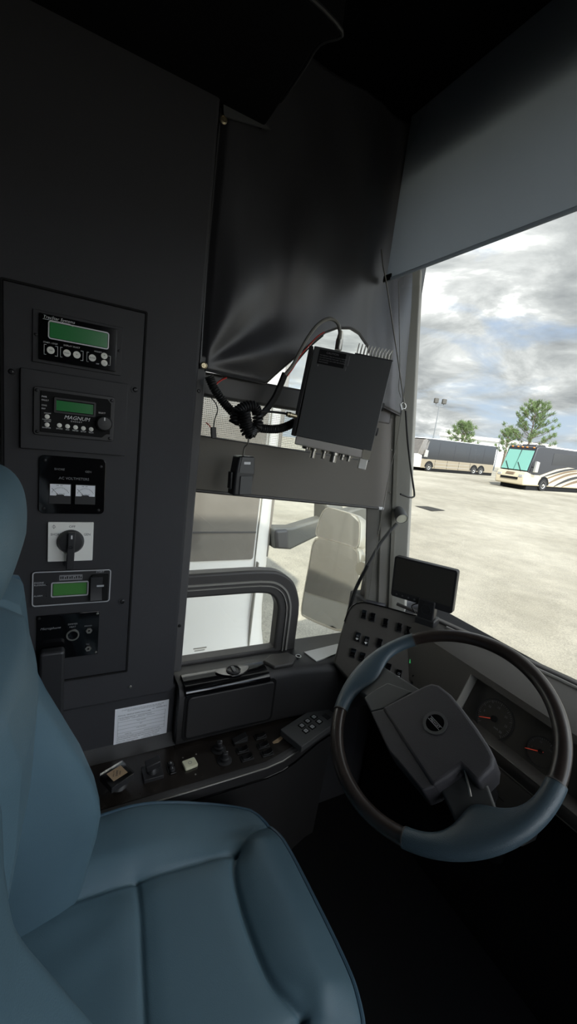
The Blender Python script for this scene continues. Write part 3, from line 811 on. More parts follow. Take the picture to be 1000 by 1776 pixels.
cord('power_wire', onx([(562, 576), (550, 584), (535, 600), (520, 618), (508, 638), (498, 652)], .09), .0016, 'red', 'thin red wire beside the antenna cable left of the radio', 6, 'wire', group='thin radio power wires')
cord('power_wire', onx([(560, 582), (548, 592), (533, 606), (516, 626), (502, 646)], .085), .0016, 'cable', 'thin black wire beside the red wire left of the radio', 6, 'wire', group='thin radio power wires')
cord('power_wire', onx([(393, 655), (384, 659), (376, 665), (370, 672)], .01), .0020, 'red', 'short red wire poking out beside the curtain snap', 6, 'wire', group='thin radio power wires')
cord('speaker_wire', onx([(366, 690), (374, 700), (377, 712), (372, 728), (370, 742)], -.005), .0014, 'cable', 'thin black wire hanging in front of the perforated shade', 6, 'wire', group='thin wires at the connector')
cord('speaker_wire', onx([(357, 733), (362, 737), (367, 744)], -.005), .0014, 'red', 'short red wire entering the small black connector', 6, 'wire', group='thin wires at the connector')
bm = B(); Fc = fr_at(370, 750, -.005, 8); rr(bm, -.006, .006, -.014, .013, .002, -.005, .005, Fc)
solo('wire_connector', bm, M['dark'], 'small black wire connector hanging at the left end of the side shade', 'connector', on(370, 757, 0, -.005), bev=.001)
cord('microphone_lead', onx([(452, 714), (470, 714), (488, 716), (499, 718)], .08), .0028, 'cable', 'straight black lead plugged into the left side of the radio', 6, 'cable')
bm = B(); pts_ = onx([(497, 718), (513, 722)], .09); tube(bm, pts_, .0055, 12); tube(bm, [pts_[0].lerp(pts_[1], .25), pts_[0].lerp(pts_[1], .4)], .0068, 12)
solo('lead_plug', bm, M['brass'], 'brass coloured plug at the left side of the radio', 'plug', pts_[1])

# ================================================================== GOOSENECK LAMP, MONITOR
t = thing('gooseneck_lamp', 'black gooseneck map lamp with round head in front of the windshield post', 'lamp', on(597, 1100, 1, .865))
P = [on(x, y, 1, .865 + .02 * k) for k, (x, y) in enumerate(((594, 1118), (602, 1070), (615, 1025), (637, 980), (657, 945), (675, 922), (688, 908)))]
bm = B(); tube(bm, P[:4], .0062, 12, 8); part('stem', bm, M['cable'], t)
bm = B(); tube(bm, P[3:], .0056, 12, 8); part('flexible_neck', bm, M['radio'], t)
hc = on(694, 893, 1, .99); hd = Vector((.75, -.30, -.42)).normalized()
F = frame(hc - hd * .014, hd.orthogonal(), hd.cross(hd.orthogonal()))
F = Matrix.Translation(hc) @ hd.to_track_quat('Z', 'Y').to_matrix().to_4x4()
bm = B(); lathe(bm, [(.006, -.032), (.013, -.030), (.017, -.020), (.0195, .0), (.0205, .020), (.0185, .022), (.0185, .018)], F, 28); part('head', bm, M['radio'], t)
bm = B(); lathe(bm, [(.0183, .018), (.0183, .020), (.012, .0205), (.004, .0207)], F, 28); part('lens', bm, M['lens'], t)

MT = [on(688, 965, 1, .94), on(798, 992, 1, 1.02), on(779, 1064, 1, 1.02), on(673, 1031, 1, .945)]
u_ = (MT[1] - MT[0] + MT[2] - MT[3]); v_ = (MT[0] - MT[3] + MT[1] - MT[2])
MW = u_.length / 2; MH = v_.length / 2
MO = frame(sum(MT, Vector()) / 4, u_, v_)
t = thing('monitor', 'small dark camera monitor standing on the dash in front of the windshield', 'monitor', on(742, 1072, 1, 1.03))
bm = B(); rr(bm, -MW / 2, MW / 2, -MH / 2, MH / 2, .008, -.022, 0, MO); part('housing', bm, M['dark'], t, bev=.002)
bm = B(); rr(bm, -MW / 2 + .007, MW / 2 - .007, -MH / 2 + .022, MH / 2 - .006, .003, 0, .0006, MO); part('screen', bm, M['screen'], t)
for k in range(6):
    bm = B(); cyl(bm, -MW / 2 + .02 + .02 * k, -MH / 2 + .010, .003, 0, .0015, MO, 12); part('button', bm, M['radio'], t)
bm = B()
F = MO @ Matrix.Translation((.022, -MH / 2, -.01))
rr(bm, -.026, .026, -.040, .022, .006, -.014, .016, F); part('bracket', bm, M['dark'], t, bev=.004)
bm = B(); annulus(bm, 0, -.008, .014, .016, .016, .018, F); part('bracket_knob', bm, M['dark'], t)
bm = B(); box(bm, -.030, .032, -.060, -.038, -.03, .02, F); part('foot', bm, M['dark'], t, bev=.004)
cord('monitor_cable', [MO @ Vector((-.02, -MH / 2 - .045, -.025)), MO @ Vector((-.035, -MH / 2 - .025, -.03)), MO @ Vector((-.01, -MH / 2 - .008, -.03)), MO @ Vector((.01, -MH / 2, -.028))], .0022, 'cable', 'short black cable looped under the camera monitor', 8, 'cable')

# ================================================================== DASHBOARD
t = dash = thing('dashboard', 'charcoal dashboard with instrument cluster and switch pod below the windshield', 'dashboard', (.6, 1.1, .5))
XS = [.10 + .05 * k for k in range(45)]
def prof(x):
    y = wy(x)
    return [(y + .03, .815), (y - .01, .815), (1.02, .800), (.985, .785), (.978, .770)]
bm = B()
rows = [[bm.verts.new((x, a, b)) for a, b in prof(x)] + [bm.verts.new((x, 1.02, .755)), bm.verts.new((x, wy(x) + .03, .76))] for x in XS]
for a, b in zip(rows, rows[1:]):
    n = len(a)
    for k in range(n): bm.faces.new((a[k], a[(k + 1) % n], b[(k + 1) % n], b[k]))
bm.faces.new(rows[0]); bm.faces.new(rows[-1][::-1])
part('dash_top', bm, M['dash'], dash)
# slanting face with the cluster recess between X = .362 and .725
def slab(bm, x0, x1):
    A = [(1.05, .79), (.980, .772), (.930, .662), (.930, .648), (.945, .618), (1.10, .56), (1.10, .79)]
    loft2(bm, [(x0, a, b) for a, b in A], [(x1, a, b) for a, b in A])
bm = B(); slab(bm, .05, .362); part('face_panel', bm, M['dash'], dash, bev=.003)
bm = B(); slab(bm, .725, 2.28); part('face_panel', bm, M['dash'], dash, bev=.003)
bm = B(); A = [(.972, .662), (.930, .662), (.928, .650), (.945, .618), (1.10, .56), (1.10, .62)]
loft2(bm, [(.36, a, b) for a, b in A], [(.727, a, b) for a, b in A]); part('lower_lip', bm, M['dash'], dash, bev=.002)
bm = B(); box(bm, -.04, 2.28, 1.06, 1.235, .002, .76); part('knee_panel', bm, M['matte'], dash)
bm = B(); tube(bm, [(.36, .929, .661), (.76, .929, .661)], .0012, 6); part('lip_trim', bm, M['steel'], dash)
bm = B(); tube(bm, [(.05, .944, .617), (2.2, .944, .617)], .0015, 6); part('lower_trim', bm, M['steel'], dash)
bm = B(); loft2(bm, [(.3615, 1.05, .775), (.3615, .980, .772), (.3615, .930, .662), (.3615, 1.0, .662)], [(.3635, 1.05, .775), (.3635, .980, .772), (.3635, .930, .662), (.3635, 1.0, .662)])
part('cluster_cheek', bm, M['pillar'], dash)  # lit inner side: light put in by paler vinyl than the dash
CF = frame((.365, .966, .652), (1, 0, 0), (0, .048, .110))
ch = math.hypot(.048, .110) + .02
bm = B(); box(bm, 0, .36, 0, ch, -.01, 0, CF); clus = part('cluster_face', bm, M['screen'], dash)
def cpt(px, py):
    p = CF.inverted() @ onpl(px, py, CF.translation, CF.to_3x3() @ Vector((0, 0, 1))); return p.x, p.y
def gauge(px, py, r, a0, a1, n, needle, nums, nl):
    u, v = cpt(px, py)
    bm = B(); annulus(bm, u, v, r * .99, r * 1.05, 0, .002, CF); g = part('gauge', bm, M['dark'], dash)
    bm = B()
    for k in range(n):
        a = math.radians(a0 + (a1 - a0) * k / (n - 1)); big = (k % 5 == 0)
        f2 = CF @ Matrix.Translation((u, v, 0)) @ Matrix.Rotation(a, 4, 'Z')
        box(bm, r * (.80 if big else .86), r * .94, -.0007 if big else -.0004, .0007 if big else .0004, 0, .0004, f2)
    for s, a in nums:
        a = math.radians(a); text(bm, s, u + r * .66 * math.cos(a), v + r * .66 * math.sin(a) - r * .07, r * .17, 0, CF, 'CENTER', ext=.0003)
    part('scale', bm, M['greyprint'], g)
    f2 = CF @ Matrix.Translation((u, v, .004)) @ Matrix.Rotation(math.radians(needle), 4, 'Z')
    bm = B(); poly(bm, [(-.006, -.001), (nl, -.0006), (nl, .0006), (-.006, .001)], 0, .001, f2); part('needle', bm, M['redn'], g)
    bm = B(); cyl(bm, u, v, r * .16, 0, .006, CF); part('needle_hub', bm, M['matte'], g)
gauge(857, 1247, .047, 222, -42, 41, 208, (('5', 175), ('10', 140), ('15', 95), ('20', 45), ('25', 5), ('30', -35)), .038)
gauge(938, 1304, .032, 200, 20, 21, 205, (('0', 185), ('50', 115), ('100', 45)), .034)
bm = B(); f2 = CF; text(bm, 'km/h', cpt(860, 1262)[0], cpt(860, 1262)[1] - .004, .006, 0, CF, 'CENTER'); part('lettering', bm, M['greyprint'], clus)
# ignition panel under the lip
IF = frame((.44, .935, .50), (1, 0, 0), (0, .10, .99))
bm = B(); box(bm, -.02, .165, -.012, .112, -.06, 0, IF); ig = part('ignition_panel', bm, M['dash'], dash, bev=.004)
p = IF.inverted() @ onpl(850, 1387, IF.translation, IF.to_3x3() @ Vector((0, 0, 1)))
bm = B(); lathe(bm, [(.0135, 0), (.0135, .004), (.010, .006), (.009, .003), (.003, .003)], IF @ Matrix.Translation((p.x, p.y, 0)), 24); ign = part('ignition_switch', bm, M['radio'], ig)
bm = B(); box(bm, p.x - .030, p.x + .03, p.y + .022, p.y + .0232, 0, .0006, IF); box(bm, p.x + .02, p.x + .075, p.y - .010, p.y - .009, 0, .0006, IF); part('panel_gap', bm, M['matte'], ig)

# switch pod, the angled left wing of the dash
pe = Vector((.158, .148, 0)).normalized()
PT = Vector((-.045, .885, .818))
pn = Vector((.70 * math.cos(.72), -.71 * math.cos(.72), math.sin(.72))).normalized()
pv = pn.cross(pe)
PF = frame(PT, pe, pv)      # u along the top edge, v up the face
def ppt(px, py):
    q = PF.inverted() @ onpl(px, py, PF.translation, PF.to_3x3() @ Vector((0, 0, 1))); return q.x, q.y
outl = [(597, 1075), (604, 1058), (614, 1047), (628, 1043), (650, 1047), (700, 1060), (758, 1076), (800, 1105), (790, 1205), (735, 1225), (640, 1220), (578, 1150), (590, 1100)]
bm = B(); pp = [ppt(*q) for q in outl]; poly(bm, pp, -.05, 0, PF); pod = part('switch_pod', bm, M['dash'], dash, bev=.006)
bm = B(); tube(bm, [PF @ Vector((u, v, .001)) for u, v in [ppt(*q) for q in ((597, 1078), (604, 1060), (614, 1049), (628, 1045), (650, 1049), (700, 1062), (756, 1078))]], .0022, 6, 6); part('pod_edge', bm, M['gloss'], dash)
su = PF.to_3x3() @ Vector((1, 0, 0))
def rocker(px, py, wdt=.019, hgt=.030, mark=None):
    u, v = ppt(px, py)
    bm = B(); rr(bm, u - wdt / 2, u + wdt / 2, v - hgt / 2, v + hgt / 2, .003, 0, .003, PF); r = part('rocker_switch', bm, M['dark'], dash, bev=.001)
    f2 = frame(PF @ Vector((u, v, .003)), PF.to_3x3() @ Vector((0, 1, 0)), PF.to_3x3() @ Vector((0, 0, 1)))
    h = hgt / 2 - .003
    bm = B(); poly(bm, [(-h, 0), (-h, .006), (0, .0025), (h * .3, .0035), (h, .009), (h, 0)], -wdt / 2 + .002, wdt / 2 - .002, f2); part('rocker', bm, M['gloss'], r, bev=.0008)
    if mark:
        bm = B(); box(bm, u - .004, u + .004, v - .010, v - .006, .0095, .0101, PF); box(bm, u - .001, u + .001, v - .0125, v - .010, .0095, .0101, PF)
        part('switch_mark', bm, M['white'], r)
        bm = B(); rring(bm, u - .0035, u + .0035, v - .002, v + .004, .001, .0012, .0085, .0092, PF); part('switch_symbol', bm, M['greyprint'], r)
for q in ((631, 1066), (646, 1071), (668, 1081), (692, 1089), (708, 1095), (658, 1116), (675, 1125), (612, 1133), (628, 1140), (673, 1159), (718, 1180)): rocker(*q)
for q in ((620, 1105), (635, 1112), (691, 1170)): rocker(*q, mark=1)
u, v = ppt(713, 1148)
bm = B(); box(bm, u - .006, u + .006, v - .006, v + .006, 0, .005, PF); part('indicator_lamp', bm, M['green'], dash, label='lit green indicator lamp')
u, v = ppt(731, 1152)
bm = B(); annulus(bm, u, v, .004, .006, 0, .005, PF); part('dimmer_knob', bm, M['radio'], dash)

# ================================================================== STEERING WHEEL
WC = Vector((.4908, .7022, .7921))
WF = frame(WC, (1, 0, 0), (0, .8083, .5887))      # w points at the driver
t = wheel = thing('steering_wheel', 'large steering wheel with blue black leather grips and dark wood rim', 'steering wheel', WC - Vector((0, .1, .17)))
RR = .2245
def rim(name, a0, a1, m, rad, flare=None, lab=None):
    n = max(12, int(abs(a1 - a0) / 2.5)); seg = 20
    bm = B(); loops = []
    for k in range(n + 1):
        a = math.radians(a0 + (a1 - a0) * k / n)
        r_in = rad; 
        if flare:
            for fa, fw, fh in flare:
                d = (math.degrees(a) - fa + 180) % 360 - 180
                r_in += fh * math.exp(-(d / fw) ** 2)
        c = Vector((math.cos(a), math.sin(a), 0))
        L = []
        for j in range(seg):
            b = 2 * PI * j / seg
            x = math.cos(b); y = math.sin(b)
            rr_ = rad * x if x > 0 else r_in * x
            hh = rad * .92 * y * (1 if x > 0 else 1 - .35 * (r_in - rad) / .05 * abs(x))
            L.append(bm.verts.new(WF @ (c * (RR + rr_) + Vector((0, 0, hh)))))
        loops.append(L)
    for a, b in zip(loops, loops[1:]):
        for j in range(seg): bm.faces.new((a[j], a[(j + 1) % seg], b[(j + 1) % seg], b[j]))
    bm.faces.new(loops[0][::-1]); bm.faces.new(loops[-1])
    return part(name, bm, M[m], wheel, label=lab)
rim('leather_grip', 146.4, 216.8, 'grip', .0168, [(186, 16, .030)], 'upper left leather grip')
rim('leather_grip', -62.4, 13.5, 'grip', .0172, [(-26, 15, .042)], 'lower leather grip with thumb rest')
rim('wood_rim', 216.8, 297.6, 'wood', .0150, None, 'left wood rim section')
rim('wood_rim', 13.5, 146.4, 'wood', .0150, None, 'right wood rim section')
for a in (146.4, 216.8, -62.4, 13.5):
    a = math.radians(a); c = Vector((math.cos(a), math.sin(a), 0)); tng = Vector((-math.sin(a), math.cos(a), 0))
    F = frame(WF @ (c * RR), WF.to_3x3() @ c, WF.to_3x3() @ Vector((0, 0, 1)))
    bm = B(); annulus(bm, 0, 0, .0145, .0169, -.0012, .0012, F); part('seam_ring', bm, M['rubber'], wheel)
def hp(px, py, h):
    q = WF.inverted() @ onpl(px, py, WF @ Vector((0, 0, h)), WF.to_3x3() @ Vector((0, 0, 1))); return q.x, q.y
HH = .028
pad = [hp(x, y, HH) for x, y in ((661, 1227), (700, 1206), (735, 1188), (747, 1184), (760, 1187), (781, 1203), (800, 1226), (827, 1262), (848, 1294), (857, 1312), (855, 1330), (827, 1358), (808, 1337), (799, 1328), (775, 1347), (749, 1364), (705, 1296))]
bm = B(); poly(bm, pad, -.035, HH, WF)
hubp = part('airbag_cover', bm, M['hub'], wheel, bev=.007)
st = [hp(x, y, HH - .004) for x, y in ((642, 1234), (668, 1228), (712, 1297), (756, 1362), (732, 1372), (672, 1300))]
bm = B(); poly(bm, st, -.035, HH - .004, WF); part('side_strip', bm, M['hub'], wheel, bev=.004)
sp = [hp(x, y, HH - .010) for x, y in ((631, 1210), (650, 1196), (672, 1184), (716, 1200), (668, 1230), (643, 1236))]
bm = B(); poly(bm, sp, -.02, HH - .008, WF); part('spoke', bm, M['radio'], wheel, bev=.004)
# arms that carry the rim
def arm(ang, r0, r1, w0, w1):
    a = math.radians(ang); F = WF @ Matrix.Rotation(a, 4, 'Z')
    bm = B(); poly(bm, [(r0, -w0), (r1, -w1), (r1, w1), (r0, w0)], -.022, -.002, F); return part('arm', bm, M['radio'], wheel, bev=.005)
arm(188, .06, .205, .042, .045); arm(-27, .05, .20, .05, .035)
bm = B(); q0 = hp(804, 1326, HH - .005); q1 = hp(816, 1382, .005)
a_ = WF @ Vector((q0[0], q0[1], HH - .005)); b_ = WF @ Vector((q1[0], q1[1], .006)); tube(bm, [a_, b_], .0022, 8); part('trim_bar', bm, M['steel'], wheel)
u, v = hp(754, 1254, HH)
EF = WF @ Matrix.Translation((u, v, HH)) @ Matrix.Rotation(math.radians(-7), 4, 'Z')
bm = B(); annulus(bm, 0, 0, .0185, .0245, -.002, .0018, EF); em = part('emblem', bm, M['radio'], wheel)
bm = B(); cyl(bm, 0, 0, .0185, -.002, .0006, EF, 28); part('emblem_disc', bm, M['gloss'], em)
bm = B(); box(bm, -.0165, .0165, -.0042, -.0034, .0006, .001, EF); box(bm, -.0165, .0165, .0034, .0042, .0006, .001, EF); text(bm, 'PREVOST', 0, -.0026, .0068, .0006, EF, 'CENTER'); part('emblem_lettering', bm, M['silver'], em)
# column
t = thing('steering_column', 'black steering column shroud under the steering wheel', 'column', WC - (WF.to_3x3() @ Vector((0, 0, 1))) * .55)
bm = B(); rr(bm, -.055, .055, -.06, .05, .02, -.30, -.037, WF); part('shroud', bm, M['matte'], t, bev=.006)
bm = B(); cyl(bm, 0, 0, .03, -.62, -.30, WF); part('shaft', bm, M['matte'], t)
bm = B(); tube(bm, [WF @ Vector(q) for q in ((-.05, .0, -.06), (-.13, -.02, -.05), (-.17, -.04, -.045))], lambda q: .006 + .004 * q, 10, 6); part('stalk', bm, M['dark'], t)

# ================================================================== SIDE CONSOLE
t = cons = thing('side_console', 'black side console with switch strip and cupboard under the driver window', 'console', (.05, .4, .0))
ZC = .46
def cz(px, py, z=ZC):
    p = on(px, py, 2, z); return p.x, p.y
# body: profile in X/Z, lofted along Y
def cprof(y):
    k = sstep(.50, .80, y)
    xo = .165 - .085 * k
    return [(-.05, 0), (xo - .03, 0), (xo - .012, ZC - .10), (xo + .004, ZC - .030), (xo, ZC - .006), (xo - .008, ZC), (.012, ZC), (.002, ZC + .012), (-.012, ZC + .028 + .02 * k), (-.05, ZC + .03 + .02 * k)]
YS = [-.45 + .05 * k for k in range(25)] + [.785]
bm = B()
rows = [[bm.verts.new((a, y, b)) for a, b in cprof(y)] for y in YS]
for a, b in zip(rows, rows[1:]):
    n = len(a)
    for k in range(n): bm.faces.new((a[k], a[(k + 1) % n], b[(k + 1) % n], b[k]))
bm.faces.new(rows[0]); bm.faces.new(rows[-1][::-1])
part('body', bm, M['cons'], cons)
bm = B()
L = [(.014, y) for y in (-.2, .0, .2, .4, .55)] + [(.010, .66), (.0, .78)] ; Rr = [(cprof(y)[5][0] - .006, y) for y in (.80, .70, .62, .5, .3, .1, -.2)]
poly(bm, L + Rr, ZC, ZC + .002)
top_ = part('switch_strip', bm, M['burl'], cons, label='dark mottled glossy switch strip')
bm = B(); tube(bm, [(cprof(y)[4][0] + .001, y, ZC - .006) for y in [-.2 + .05 * k for k in range(21)]], .0022, 8); part('edge_rail', bm, M['steel'], cons, label='worn shiny edge rail')
bm = B(); tube(bm, [(cprof(y)[3][0] + .001, y, ZC - .034) for y in [-.2 + .05 * k for k in range(21)]], .003, 8); part('lower_moulding', bm, M['gloss'], cons)
# upper part of the console below the window: ledge, cupboard
bm = B()
A = [(-.16, .47), (.022, .47), (.028, .48), (.028, .618), (.020, .634), (.006, .642), (-.045, .642), (-.075, .632), (-.16, .628)]
def ups(y):
    k = sstep(.60, .90, y)
    return [(a + (.03 * k if a > 0 else 0), b) for a, b in A]
ys = [.283, .30, .40, .50, .56, .60, .64, .68, .72, .76, .80, .86, .95]
rows = [[bm.verts.new((a, y, b)) for a, b in ups(y)] for y in ys]
for a, b in zip(rows, rows[1:]):
    n = len(a)
    for k in range(n): bm.faces.new((a[k], a[(k + 1) % n], b[(k + 1) % n], b[k]))
bm.faces.new(rows[0]); bm.faces.new(rows[-1][::-1])
part('ledge', bm, M['cons'], cons)
bm = B(); rr(bm, .305, .565, .490, .617, .012, .027, .034, WALL); dr = part('cupboard_door', bm, M['cons'], cons, bev=.004)
bm = B(); rr(bm, .297, .573, .482, .624, .014, .024, .0295, WALL); part('door_gap', bm, M['matte'], cons)
bm = B(); A2 = [(.036, .620), (.036, .632), (.030, .641), (.018, .647), (-.030, .649), (-.036, .644), (.018, .642)]
loft2(bm, [(a, .296, b) for a, b in A2], [(a, .548, b) for a, b in A2]); ct = part('cupboard_top', bm, M['gloss'], cons, bev=.002, label='gloss black cupboard top')
lx, ly = cz(404, 1165, .648)
LFm = frame((lx, ly, .648), (0, 1, 0), (-1, 0, 0))
bm = B(); poly(bm, [(.052 * math.cos(a), .020 * math.sin(a) + .006 * math.cos(2 * a)) for a in [2 * PI * k / 28 for k in range(28)]], 0, .005, LFm); lt_ = part('latch_plate', bm, M['gloss'], cons, bev=.002)
bm = B(); lathe(bm, [(.021, .005), (.021, .008), (.018, .010), (.016, .006), (.008, .006)], LFm, 24); part('latch_button', bm, M['dark'], lt_)
bm = B(); box(bm, -.005, .005, -.014, .014, .006, .011, LFm); part('latch_grip', bm, M['radio'], lt_, bev=.002)
# pale plate standing in for a sunlit patch, and rubber pad on the sill
PL_ = [cz(x, y, .645) for x, y in ((527, 1131), (585, 1117), (598, 1128), (548, 1147))]
bm = B(); poly(bm, PL_, .640, .646); part('sunlit_patch_plate', bm, M['alum'], cons, label='pale plate for the sunlit sill patch')
pd = [cz(x, y, .65) for x, y in ((456, 1146), (468, 1136), (498, 1131), (514, 1140), (508, 1151), (476, 1157))]
bm = B(); poly(bm, pd, .640, .652); part('sill_pad', bm, M['rubber'], cons, bev=.004, label='raised black rubber sill pad')
rx, ry = cz(517, 1139, .645)
bm = B(); annulus(bm, rx, ry, .0065, .0095, .640, .648); part('sill_ring', bm, M['steel'], cons)
bm = B(); cyl(bm, rx, ry, .0065, .640, .6425); part('sill_hole', bm, M['matte'], cons)
# switches on the strip
ax = Vector((0, 1, 0))
def kz(px, py): 
    x, y = cz(px, py, ZC + .004); return frame((x, y, ZC + .002), (0, 1, 0), (-1, 0, 0))
for q in ((379, 1299), (389, 1318)):
    bm = B(); F = kz(*q); lathe(bm, [(.020, 0), (.020, .002), (.014, .0035), (.0125, .004), (.0125, .010), (.0085, .012), (.008, .024), (.006, .026)], F, 28); k_ = part('rotary_knob', bm, M['dark'], cons)
    bm = B(); box(bm, .003, .0075, -.0006, .0006, .0255, .0266, F); part('pointer_mark', bm, M['silver'], k_)
def crock(px, py, lw=.036, lh=.021):
    F = kz(px, py)
    bm = B(); rr(bm, -lw / 2, lw / 2, -lh / 2, lh / 2, .003, 0, .003, F); r = part('rocker_switch', bm, M['dark'], cons, bev=.001)
    h = lw / 2 - .004
    f2 = frame(F @ Vector((0, 0, .003)), F.to_3x3() @ Vector((1, 0, 0)), F.to_3x3() @ Vector((0, 0, 1)))
    bm = B(); poly(bm, [(-h, 0), (-h, .004), (0, .0022), (h * .5, .004), (h, .009), (h, 0)], -lh / 2 + .003, lh / 2 - .003, f2); part('rocker', bm, M['gloss'], r, bev=.001)
for q in ((420, 1301), (428, 1314), (456, 1293), (463, 1306), (451, 1277)): crock(*q)
F = kz(415, 1284); bm = B(); rr(bm, -.020, .022, -.011, .011, .004, 0, .006, F); bs = part('toggle_base', bm, M['dark'], cons, bev=.001)
bm = B(); poly(bm, [(-.018, .006), (.020, .018), (.022, .006)], -.010, .010, frame(F.translation, F.to_3x3() @ Vector((1, 0, 0)), F.to_3x3() @ Vector((0, 0, 1)))); part('toggle_flap', bm, M['dark'], bs, bev=.001)
F = kz(329, 1326) @ Matrix.Rotation(.12, 4, 'Z'); bm = B(); rr(bm, -.0175, .0175, -.0145, .0145, .004, 0, .008, F); cb_ = part('cream_button', bm, M['cream'], cons, bev=.002, label='square cream push button')
bm = B(); annulus(bm, 0, 0, .004, .0048, .008, .0083, F); part('button_mark', bm, M['greyprint'], cb_)
for q in ((317, 1313), (340, 1307), (339, 1342)):
    F = kz(*q); bm = B(); lathe(bm, [(.0022, 0), (.0018, .001), (.0008, .0015)], F, 10); part('screw', bm, M['steel'], cons)
F = kz(297, 1332); bm = B(); rr(bm, -.010, .010, -.020, .020, .005, 0, .004, F); rs = part('rocker_switch', bm, M['gloss'], cons, bev=.001)
for v in (-.009, .009):
    bm = B(); lathe(bm, [(.0075, .004), (.0065, .010), (.003, .011)], F @ Matrix.Translation((0, v, 0)), 16); rb = part('rocker_bump', bm, M['dark'], rs)
    bm = B(); poly(bm, [(-.002, v - .003), (.002, v - .003), (0, v + .003)], .0108, .0115, F); part('arrow_mark', bm, M['silver'], rs)
# square base with angled lever
F = kz(264, 1342); bm = B(); rr(bm, -.024, .024, -.022, .022, .002, 0, .010, F); jb = part('lever_base', bm, M['dark'], cons, bev=.001)
bm = B(); lathe(bm, [(.014, .010), (.012, .018), (.008, .022)], F, 20); part('lever_boss', bm, M['dark'], jb)
bm = B(); box(bm, -.010, .026, -.012, .012, .022, .040, F @ Matrix.Rotation(-.25, 4, 'Y')); part('lever_handle', bm, M['dark'], jb, bev=.003)
# tan worn patch
bm = B(); q = [cz(x, y, ZC + .0025) for x, y in ((472, 1287), (488, 1276), (490, 1281), (482, 1288), (474, 1290))]; poly(bm, q, ZC + .0018, ZC + .0026); part('worn_patch', bm, M['tan'], cons)

# flip knob with parking label
t = thing('park_knob', 'square clear topped knob with printed tan plate at the rear switch strip', 'knob', (*cz(207, 1360), ZC))
F0 = frame((*cz(205, 1362, ZC), ZC + .002), (0, 1, 0), (-1, 0, 0))
bm = B(); lathe(bm, [(.022, 0), (.018, .006), (.010, .010), (.010, .030)], F0, 24); part('stem', bm, M['dark'], t)
kc = on(203, 1343, 2, ZC + .042); kx = (on(233, 1338, 2, ZC + .042) - on(196, 1362, 2, ZC + .042)).normalized()
KF = frame(kc, kx, Vector((0, 0, 1)).cross(kx))
bm = B(); rr(bm, -.029, .029, -.026, .026, .002, -.016, 0, KF); part('knob_body', bm, M['dark'], t, bev=.0015)
bm = B(); rr(bm, -.0295, .0295, -.0265, .0265, .002, .0001, .003, KF); part('clear_cap', bm, M['clear'], t, label='clear plastic cap')
bm = B(); box(bm, -.018, .018, -.015, .015, .0031, .0036, KF); tp = part('printed_plate', bm, M['tan'], t)
bm = B()
PK = KF @ Matrix.Rotation(math.radians(55), 4, 'Z')
text(bm, 'PULL TO', 0, .006, .0045, .0036, PK, 'CENTER'); text(bm, 'PARK', 0, -.002, .0075, .0036, PK, 'CENTER'); text(bm, 'PUSH', 0, -.008, .0045, .0036, PK, 'CENTER')
part('lettering', bm, M['ink'], tp)

# keypad
KP = [on(x, y, 2, ZC + .022) for x, y in ((488, 1264), (560, 1218), (588, 1248), (520, 1297))]
ku = (KP[1] - KP[0] + KP[2] - KP[3]); kv = (KP[0] - KP[3] + KP[1] - KP[2])
KL = ku.length / 2; KH = kv.length / 2
K = frame(sum(KP, Vector()) / 4, ku, kv)
t = thing('keypad', 'dark flat keypad with six square keys at the front end of the switch strip', 'keypad', (K.translation.x, K.translation.y, ZC))
bm = B(); poly(bm, [(-KL / 2, -KH / 2), (KL / 2, -KH / 2), (KL / 2, KH / 2 * .6), (KL / 2 - .01, KH / 2), (-KL / 2 + .004, KH / 2), (-KL / 2, KH / 2 - .004)], -.0195, 0, K); part('keypad_body', bm, M['radio'], t, bev=.002)
kq = [((523, 1259), 'D'), ((533, 1251), 'W'), ((544, 1244), 'H'), ((530, 1268), 'B'), ((541, 1261), 'P'), ((553, 1252), '=')]
for (px, py), s in kq:
    q = K.inverted() @ onpl(px, py, K.translation, K.to_3x3() @ Vector((0, 0, 1)))
    bm = B(); rring(bm, q.x - .0095, q.x + .0095, q.y - .0085, q.y + .0085, .001, .0022, 0, .0022, K); kf = part('key_frame', bm, M['matte'], t)
    bm = B(); rr(bm, q.x - .006, q.x + .006, q.y - .0055, q.y + .0055, .001, 0, .0026, K); ky = part('key', bm, M['silver'], t)
    bm = B(); text(bm, s, q.x, q.y - .003, .007, .0026, K, 'CENTER'); part('lettering', bm, M['ink'], ky)
bm = B(); q = K.inverted() @ onpl(566, 1243, K.translation, K.to_3x3() @ Vector((0, 0, 1))); box(bm, q.x - .009, q.x + .009, q.y - .012, q.y + .012, 0, .001, K); part('battery_cover', bm, M['dark'], t)

